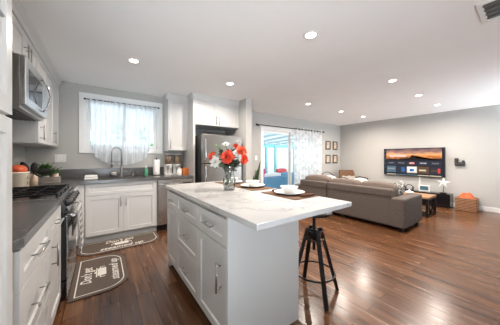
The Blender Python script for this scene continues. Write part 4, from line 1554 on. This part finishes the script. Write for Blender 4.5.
# z origin of the picture's gradient sits at the thing's origin (z = 1.12); see sunset_mat
land = MB()
pts = [(.045, .565), (.965, .565), (.965, .60), (.90, .625), (.84, .61), (.79, .645), (.72, .655), (.66, .62), (.60, .63), (.57, .665), (.55, .74),
       (.535, .755), (.50, .75), (.485, .69), (.46, .645), (.40, .615), (.30, .60), (.20, .61), (.10, .60), (.045, .60)]
tb = land.bm
va = [tb.verts.new((XS - .0012, SY(a), SZ(b))) for a, b in pts]
f = tb.faces.new(va)
bmesh.ops.triangulate(tb, faces=[f])
land.build('dark_land', M['screenland'], sc)
TXM = lambda s, h: frame_mtx((XS - .0016, SY(s), SZ(h)), (0, -1, 0), (0, 0, 1), (-1, 0, 0))
text_mesh('THE', .035, TXM(.26, .80), width=.08).build('lettering', M['white_glow'], sc)
text_mesh('MANDALORIAN', .075, TXM(.26, .73), width=.43, bold=.002).build('lettering', M['white_glow'], sc)
for k, (txt, mm) in enumerate((('DISNEY', 'grey_glow'), ('PIXAR', 'grey_glow'), ('MARVEL', 'red_glow'), ('STAR WARS', 'white_glow'), ('NATIONAL GEOGRAPHIC', 'grey_glow'))):
    a = .055 + k * .183
    srect(a, a + .172, .37, .535).build('menu_tile', M['screenrow'], sc)
    if txt == 'MARVEL':
        srect(a + .04, a + .132, .42, .49, XS - .0007).build('logo_block', M['red_glow'], sc)
        text_mesh(txt, .05, TXM(a + .086, .455), width=.10, bold=.001).build('lettering', M['white_glow'], sc)
    else:
        text_mesh(txt, .045, TXM(a + .086, .455), width=.14, bold=.001).build('lettering', M[mm], sc)
for k, mm in enumerate(('teal_glow', 'screenrow', 'tan_glow', 'brown_glow', 'screenrow')):
    a = .055 + k * .183
    srect(a, a + .172, .09, .335).build('menu_tile', M[mm], sc)
    y, z = a + .09, .21
    if k == 0:
        srect(a + .02, a + .15, .20, .26, XS - .0007).build('picture_block', M['grey_glow'], sc)
    if k == 1:
        srect(a + .09, a + .15, .12, .30, XS - .0007).build('picture_block', M['blue_glow'], sc)
    if k == 2:
        srect(a + .01, a + .16, .12, .31, XS - .0007).build('picture_block', M['white_glow'], sc)
        srect(a + .05, a + .12, .15, .24, XS - .0012).build('picture_block', M['blue_glow'], sc)
    if k == 3:
        srect(a + .02, a + .13, .17, .23, XS - .0007).build('picture_block', M['tan_glow'], sc)
    if k == 4:
        srect(a + .12, a + .155, .12, .28, XS - .0007).build('picture_block', M['red_glow'], sc)
        srect(a + .02, a + .11, .18, .22, XS - .0007).build('picture_block', M['brown_glow'], sc)
    srect(a, a + .172, .0, .03).build('menu_tile', M['tan_glow' if k in (0, 3, 4) else 'teal_glow'], sc)
for k in range(5):
    srect(.010, .030, .90 - k * .16, .93 - k * .16).build('menu_icon', M['teal_glow'], sc)
solo('cable_cover', MB().box(WX1 - .012, 1.935, .34, WX1, 1.965, .735, .003), M['trim'], 'white vertical cable cover between television and console', 'cable cover', (WX1, 1.95, .34))

# things on the console
ZK = .3405
def gadget(y, label):
    t = thing('gaming_headset', label, 'headset', (7.05, y, ZK), 'black headsets on the console')
    MB().box(7.00, y - .09, ZK, 7.10, y + .09, ZK + .02, .006).build('stand', M['blackplastic'], t)
    MB().tube([(7.05, y + .085 * math.cos(a), ZK + .075 + .07 * math.sin(a)) for a in [PI * i / 14 for i in range(15)]], .011, 8).build('headband', M['blackplastic'], t)
    for s in (-1, 1):
        MB().ico((7.05, y + s * .085, ZK + .06), .042, 2, (1, .6, 1)).build('ear_cup', M['darkgrey'], t)
gadget(2.13, 'black headset on the console nearest the white frame')
gadget(2.45, 'black headset on the console behind the sofa pillow')
t = thing('digital_frame', 'small white framed digital clock standing on the console', 'frame', (7.05, 1.80, ZK))
fm = Matrix.Translation((7.06, 1.80, ZK)) @ Matrix.Rotation(-.12, 4, 'Y')
fr_ = MB()
for a in ((-.12, 0, .12, .03), (-.12, .14, .12, .17), (-.12, .03, -.09, .14), (.09, .03, .12, .14)):
    fr_.box(-.01, a[0], a[1] + .002, .012, a[2], a[3] + .002, .002, mtx=fm)
fr_.build('frame', M['china'], t)
MB().box(-.004, -.092, .03, .008, .092, .144, mtx=fm).build('screen', M['teal_glow'], t)
MB().box(0.0, -.01, .002, .07, .01, .012, mtx=Matrix.Translation((7.06, 1.80, ZK))).build('stand', M['china'], t)

t = thing('star_lamp', 'white five pointed star ornament on the console end', 'ornament', (7.07, 1.42, ZK))
MB().box(7.02, 1.36, ZK, 7.12, 1.48, ZK + .02, .004).build('base', M['black'], t)
MB().cyl((7.07, 1.42, ZK + .02), (7.07, 1.42, ZK + .17), .007).build('post', M['black'], t)
st = MB()
cz = ZK + .265
ov = []
for k in range(10):
    a = PI / 2 + k * PI / 5 + .06
    r = .142 if k % 2 == 0 else .052
    ov.append(Vector((0, math.cos(a) * r, math.sin(a) * r)))
cF = Vector((-.03, 0, 0))
cB = Vector((.03, 0, 0))
C0 = Vector((7.07, 1.42, cz))
vv = [st.bm.verts.new(C0 + p) for p in ov]
vf, vb = st.bm.verts.new(C0 + cF), st.bm.verts.new(C0 + cB)
for k in range(10):
    j = (k + 1) % 10
    st.bm.faces.new((vv[k], vv[j], vf))
    st.bm.faces.new((vv[j], vv[k], vb))
bmesh.ops.recalc_face_normals(st.bm, faces=st.bm.faces[:])
st.build('star', M['china'], t)

# wall bracket / phone holder
t = thing('wall_holder', 'black wall mounted holder right of the television', 'wall holder', (WX1, 1.15, 1.13))
MB().box(WX1 - .012, 1.06, 1.045, WX1, 1.23, 1.14, .003).build('back_plate', M['blackplastic'], t)
MB().box(WX1 - .075, 1.175, 1.10, WX1, 1.235, 1.235, .010).build('hook', M['blackplastic'], t)
MB().box(WX1 - .075, 1.055, 1.05, WX1, 1.235, 1.12, .010).build('tray', M['blackplastic'], t)
MB().box(WX1 - .070, 1.065, 1.12, WX1, 1.105, 1.185, .010).build('hook', M['blackplastic'], t)

# wicker basket with an orange blanket
t = thing('wicker_basket', 'square brown wicker basket on the floor by the right wall', 'basket', (7.02, 1.0, 0))
bx0, bx1, by0, by1 = 6.86, 7.20, .82, 1.17
b = MB()
for a in ((bx0, by0, bx1, by0 + .02), (bx0, by1 - .02, bx1, by1), (bx0, by0 + .02, bx0 + .02, by1 - .02), (bx1 - .02, by0 + .02, bx1, by1 - .02)):
    b.box(a[0], a[1], 0.004, a[2], a[3], .29, .004)
b.box(bx0 + .02, by0 + .02, .001, bx1 - .02, by1 - .02, .02)
b.build('woven_body', M['wicker'], t)
r_ = MB().tube([(bx0 + .01, by0 + .01, .29), (bx1 - .01, by0 + .01, .29), (bx1 - .01, by1 - .01, .29), (bx0 + .01, by1 - .01, .29)], .014, 8, True, smooth=False)
r_.build('rim', M['wicker'], t)
def bl(u, v):
    x = bx0 + .022 + (bx1 - bx0 - .044) * u
    y = by0 + .022 + (by1 - by0 - .044) * v
    e = (math.sin(PI * u) * math.sin(PI * v)) ** .45
    z = .20 + .20 * e + .022 * math.sin(9 * u + 5 * v) * e + .018 * math.sin(13 * v - 4 * u) * e
    return Vector((x, y, z))
solo('blanket', MB().grid(bl, 28, 28, .01), M['fleece'], 'orange fleece blanket bundled in the wicker basket', 'blanket', (7.02, 1.0, .2))

# ------------------------------------------------------------------ framed prints
def print_frame(x, z, label):
    t = thing('framed_print', label, 'picture', (x, WY, z), 'four framed prints by the curtain')
    W_, H_ = .27, .30
    m = MB()
    for a in ((-W_ / 2, -H_ / 2, W_ / 2, -H_ / 2 + .035), (-W_ / 2, H_ / 2 - .035, W_ / 2, H_ / 2), (-W_ / 2, -H_ / 2 + .035, -W_ / 2 + .035, H_ / 2 - .035), (W_ / 2 - .035, -H_ / 2 + .035, W_ / 2, H_ / 2 - .035)):
        m.box(x + a[0], WY - .025, z + a[1], x + a[2], WY, z + a[3], .002)
    m.build('frame', M['artframe'], t)
    MB().box(x - W_ / 2 + .03, WY - .010, z - H_ / 2 + .03, x + W_ / 2 - .03, WY - .004, z + H_ / 2 - .03).build('picture', M['art'], t)
for cxn, x in (('left', 6.465), ('right', 6.895)):
    for rn, z in (('upper', 1.68), ('lower', 1.195)):
        print_frame(x, z, f'small dark framed print, {rn} {cxn} of the set of four')

# ------------------------------------------------------------------ chairs beyond the sofa
t = thing('accent_chair', 'tan cane lounge chair with a white fleece in the far corner', 'armchair', (6.75, 3.75, 0))
ax, ay = 6.80, 3.60
def accent(P):
    # P maps chair coordinates (right, back, up) to the room
    bk = [(-.33, .42), (-.25, .80), (.25, .80), (.33, .42)]
    m = MB()
    t_ = m.bm
    for sgn in (0,):
        vs0 = [t_.verts.new(P(a, .28 + (b - .42) * .35, b)) for a, b in bk]
        vs1 = [t_.verts.new(P(a, .31 + (b - .42) * .35, b)) for a, b in bk]
        t_.faces.new(vs0)
        t_.faces.new(vs1[::-1])
        for i in range(4):
            j = (i + 1) % 4
            t_.faces.new((vs0[i], vs0[j], vs1[j], vs1[i]))
    bmesh.ops.recalc_face_normals(t_, faces=t_.faces[:])
    m.build('backrest', M['tan'], t)
    fr = MB()
    fr.tube([P(a, .295 + (b - .42) * .35, b) for a, b in bk], .016, 8, True, smooth=False)
    fr.build('back_frame', M['artframe'], t)
    s = MB()
    q = [P(-.32, -.30, .40), P(.32, -.30, .40), P(.30, .30, .36), P(-.30, .30, .36)]
    a = [s.bm.verts.new(p) for p in q]
    b = [s.bm.verts.new(p + Vector((0, 0, .05))) for p in q]
    s.bm.faces.new(a)
    s.bm.faces.new(b)
    for i in range(4):
        j = (i + 1) % 4
        s.bm.faces.new((a[i], a[j], b[j], b[i]))
    bmesh.ops.recalc_face_normals(s.bm, faces=s.bm.faces[:])
    s.build('seat', M['tan'], t)
    for sx in (-1, 1):
        MB().cyl(P(sx * .29, -.27, .41), P(sx * .31, -.31, 0), .018, .013).build('leg', M['artframe'], t)
        MB().cyl(P(sx * .29, .28, .38), P(sx * .31, .33, 0), .018, .013).build('leg', M['artframe'], t)
        MB().tube([P(sx * .31, -.27, .40), P(sx * .335, -.25, .58), P(sx * .335, .18, .60), P(sx * .32, .32, .55)], .015, 8).build('armrest', M['artframe'], t)
rz = math.radians(-30)
def Pc(a, b, u):
    # chair faces the camera: right-hand side in the picture is +a
    return Vector((ax + math.cos(rz) * a - math.sin(rz) * b, ay + math.sin(rz) * a + math.cos(rz) * b, u))
accent(Pc)
def fur(u, v):
    a = -.24 + .48 * u
    s = v
    b = .22 - .45 * max(0, .5 - s) * 2 if s < .5 else .235 + .10 * (s - .5)
    z = .465 + .012 * math.sin(u * 14) if s < .5 else .465 + (s - .5) * .30 + .012 * math.sin(u * 14)
    return Pc(a, b, z)
solo('fleece_throw', MB().grid(fur, 20, 20, .015), M['whitefur'], 'white fleece throw draped on the tan cane chair', 'throw', Pc(0, 0, .45))

t = thing('hoop_chair', 'dark wire chair with a round hoop back left of the cane chair', 'chair', (5.92, 3.88, 0))
hx, hy = 5.90, 3.86
def Ph(a, b, u):
    return Vector((hx + math.cos(rz) * a - math.sin(rz) * b, hy + math.sin(rz) * a + math.cos(rz) * b, u))
MB().tube([Ph(.24 * math.cos(a), .18 + .05 * math.sin(a), .53 + .24 * math.sin(a)) for a in [-.25 + (PI + .5) * i / 24 for i in range(25)]], .012, 8).build('hoop_back', M['black'], t)
MB().lathe([(0, .42), (.22, .42), (.24, .44), (.22, .46), (0, .455)], (hx, hy, 0), 28).build('seat', M['black'], t)
for a, b in ((-.17, -.14), (.17, -.14), (-.17, .14), (.17, .14)):
    MB().cyl(Ph(a, b, .43), Ph(a * 1.25, b * 1.25, 0), .010).build('leg', M['black'], t)
for s in (-1, 1):
    MB().cyl(Ph(s * .20, .14, .44), Ph(s * .232, .17, .50), .010).build('back_post', M['black'], t)

# ------------------------------------------------------------------ snake plant by the sliding door
t = thing('snake_plant', 'tall green snake plant in a dark pot left of the sliding door', 'plant', (3.0, 4.05, 0))
MB().lathe([(0, 0), (.10, 0), (.13, .26), (.135, .28), (.12, .28), (.11, .25), (0, .25)], (3.0, 4.05, 0), 28).build('pot', M['terracotta'], t)
for k in range(9):
    th = k * 2.4
    lean = rnd.uniform(.02, .09)
    L = rnd.uniform(.50, .72)
    b0 = Vector((3.0 + .04 * math.cos(th), 4.05 + .04 * math.sin(th), .25))
    o = Vector((math.cos(th), math.sin(th), 0))
    if k == 0:
        o, L, lean = Vector((.80, -.35, 0)), .90, .15
    sd = Vector((math.cos(th + 1.2), math.sin(th + 1.2), 0))
    if k == 0:
        sd = Rv
    def lf(u, v, b0=b0, o=o, sd=sd, L=L, lean=lean):
        wd = .046 * (1 - v ** 3) * (.65 + .7 * min(v * 2, 1) * .5)
        a = (u - .5) * 2
        return b0 + Vector((0, 0, L * v)) + o * (lean * v * v + .02 * a * a) + sd * a * wd
    MB().grid(lf, 4, 12, .004).build('leaf', M['leaf'], t)

# ------------------------------------------------------------------ outside
struct('patio_ground', MB().box(-14, WY + T, -.10, 22, 24, -.02), M['patio'])
# patio roof over posts
t = thing('patio_cover', 'pale blue slatted patio roof on turquoise posts seen through the glass door', 'patio cover', (6, 7, 0))
pr = MB()
M4 = Matrix.Translation((0, WY + T + .04, 2.34)) @ Matrix.Rotation(-.055, 4, 'X')
pr.box(2.6, 0, 0, 11, 5.2, .03, mtx=M4)
pr.build('roof_panel', M['patiosheet'], t)
for k in range(9):
    x = 2.9 + k * .95
    MB().box(x, .02, -.10, x + .05, 5.2, 0, mtx=M4).build('rafter', M['patioroof'], t)
MB().box(2.6, 4.9, -.22, 11, 5.02, -.02, mtx=M4).build('beam', M['teal'], t)
for (x, y) in ((7.83, 9.3), (8.55, 9.3), (5.0, 9.3), (10.2, 9.3)):
    MB().box(x - .06, y - .06, -.02, x + .06, y + .06, 1.86).build('post', M['teal'], t)
# string of bulbs below the roof
t = thing('string_lights', 'string of small bulbs looped under the patio roof', 'string lights', (6, 7.4, 2.0))
w0 = [Vector((3.6 + 5.4 * i / 24, 7.2, 1.98 - .05 * math.sin(PI * (i % 6) / 6))) for i in range(25)]
MB().tube(w0, .006, 6).build('wire', M['black'], t)
for i in range(1, 25, 2):
    MB().ico(w0[i] - Vector((0, 0, .05)), .035, 2, (1, 1, 1.3)).build('bulb', M['china'], t)
# white fence and hedge at the back
fe = thing('garden_fence', 'bright white board fence at the end of the patio', 'fence', (6, 15, 0))
MB().box(-13, 15, -.02, 21, 15.05, 1.75).build('boards', M['fence'], fe)
MB().box(-13, 14.97, 1.75, 21, 15.08, 1.82).build('cap_rail', M['fence'], fe)

# blue outdoor sofa
t = thing('outdoor_sofa', 'light blue patio sofa seen through the sliding glass door', 'sofa', (5.5, 5.9, 0))
MB().box(4.70, 5.55, .08, 6.45, 5.72, .56, .03, 3).build('backrest', M['bluefab'], t)
MB().box(4.70, 5.72, .08, 6.45, 6.35, .38, .03, 3).build('seat', M['bluefab'], t)
for x in (4.70, 6.30):
    MB().box(x, 5.72, .08, x + .15, 6.35, .50, .03, 3).build('armrest', M['bluefab'], t)
MB().cushion(4.86, 5.73, .38, 5.56, 5.88, .66, .03, 6).build('back_cushion', M['plastic'], t)
MB().cushion(5.58, 5.73, .38, 6.28, 5.88, .65, .03, 6).build('back_cushion', M['bluefab'], t)
for x in (4.80, 6.35):
    for y in (5.62, 6.28):
        MB().box(x - .03, y - .03, -.02, x + .03, y + .03, .09).build('foot', M['black'], t)
def patio_chair(x, y, h, fab, label):
    t = thing('patio_chair', label, 'chair', (x, y, 0), 'cushioned patio chairs')
    MB().cushion(x - .32, y - .30, .32, x + .32, y + .30, .46, .03, 6).build('seat_cushion', M[fab], t)
    MB().cushion(x - .32, y + .18, .42, x + .32, y + .35, h, .03, 6).build('back_cushion', M[fab], t)
    MB().box(x - .35, y - .32, .25, x + .35, y + .37, .32, .01).build('frame', M['teal'], t)
    for a in (-.30, .30):
        for b in (-.27, .32):
            MB().box(x + a - .025, y + b - .025, -.02, x + a + .025, y + b + .025, .26).build('leg', M['teal'], t)
patio_chair(5.68, 6.95, .74, 'pinkfab', 'magenta cushioned patio chair left behind the blue sofa')
patio_chair(7.55, 7.5, .66, 'redfab', 'red cushioned patio chair at the right behind the blue sofa')

# planting outside the kitchen window
def shrub(c, r, h, label, n=220):
    t = thing('garden_shrub', label, 'shrub', c)
    MB().cyl(c, (c[0], c[1], c[2] + h * .5), .05, .03).build('stem', M['bark'], t)
    mb = MB()
    for i in range(n):
        th, ph = rnd.uniform(0, 2 * PI), math.acos(rnd.uniform(-1, 1))
        k = rnd.uniform(.6, 1)
        d = Vector((math.sin(ph) * math.cos(th), math.sin(ph) * math.sin(th), math.cos(ph)))
        base = Vector((c[0], c[1], c[2] + h * .6)) + Vector((d.x * r, d.y * r, d.z * h * .4)) * k
        side = (d + Vector((rnd.uniform(-.5, .5), rnd.uniform(-.5, .5), rnd.uniform(-.5, .5)))).normalized()
        up = side.orthogonal().normalized()
        petal(mb, base, side, up, r * .28, r * .08, -.1)
    mb.build('foliage', M['hedge'], t)
shrub((-.55, 7.6, -.02), .5, 1.75, 'green garden shrub at the lower left outside the kitchen window')
shrub((1.55, 7.9, -.02), .5, 1.8, 'green garden shrub at the lower right outside the kitchen window')
shrub((1.25, 12.5, -.02), .9, 3.1, 'taller bushy shrub farther off outside the kitchen window', 70)
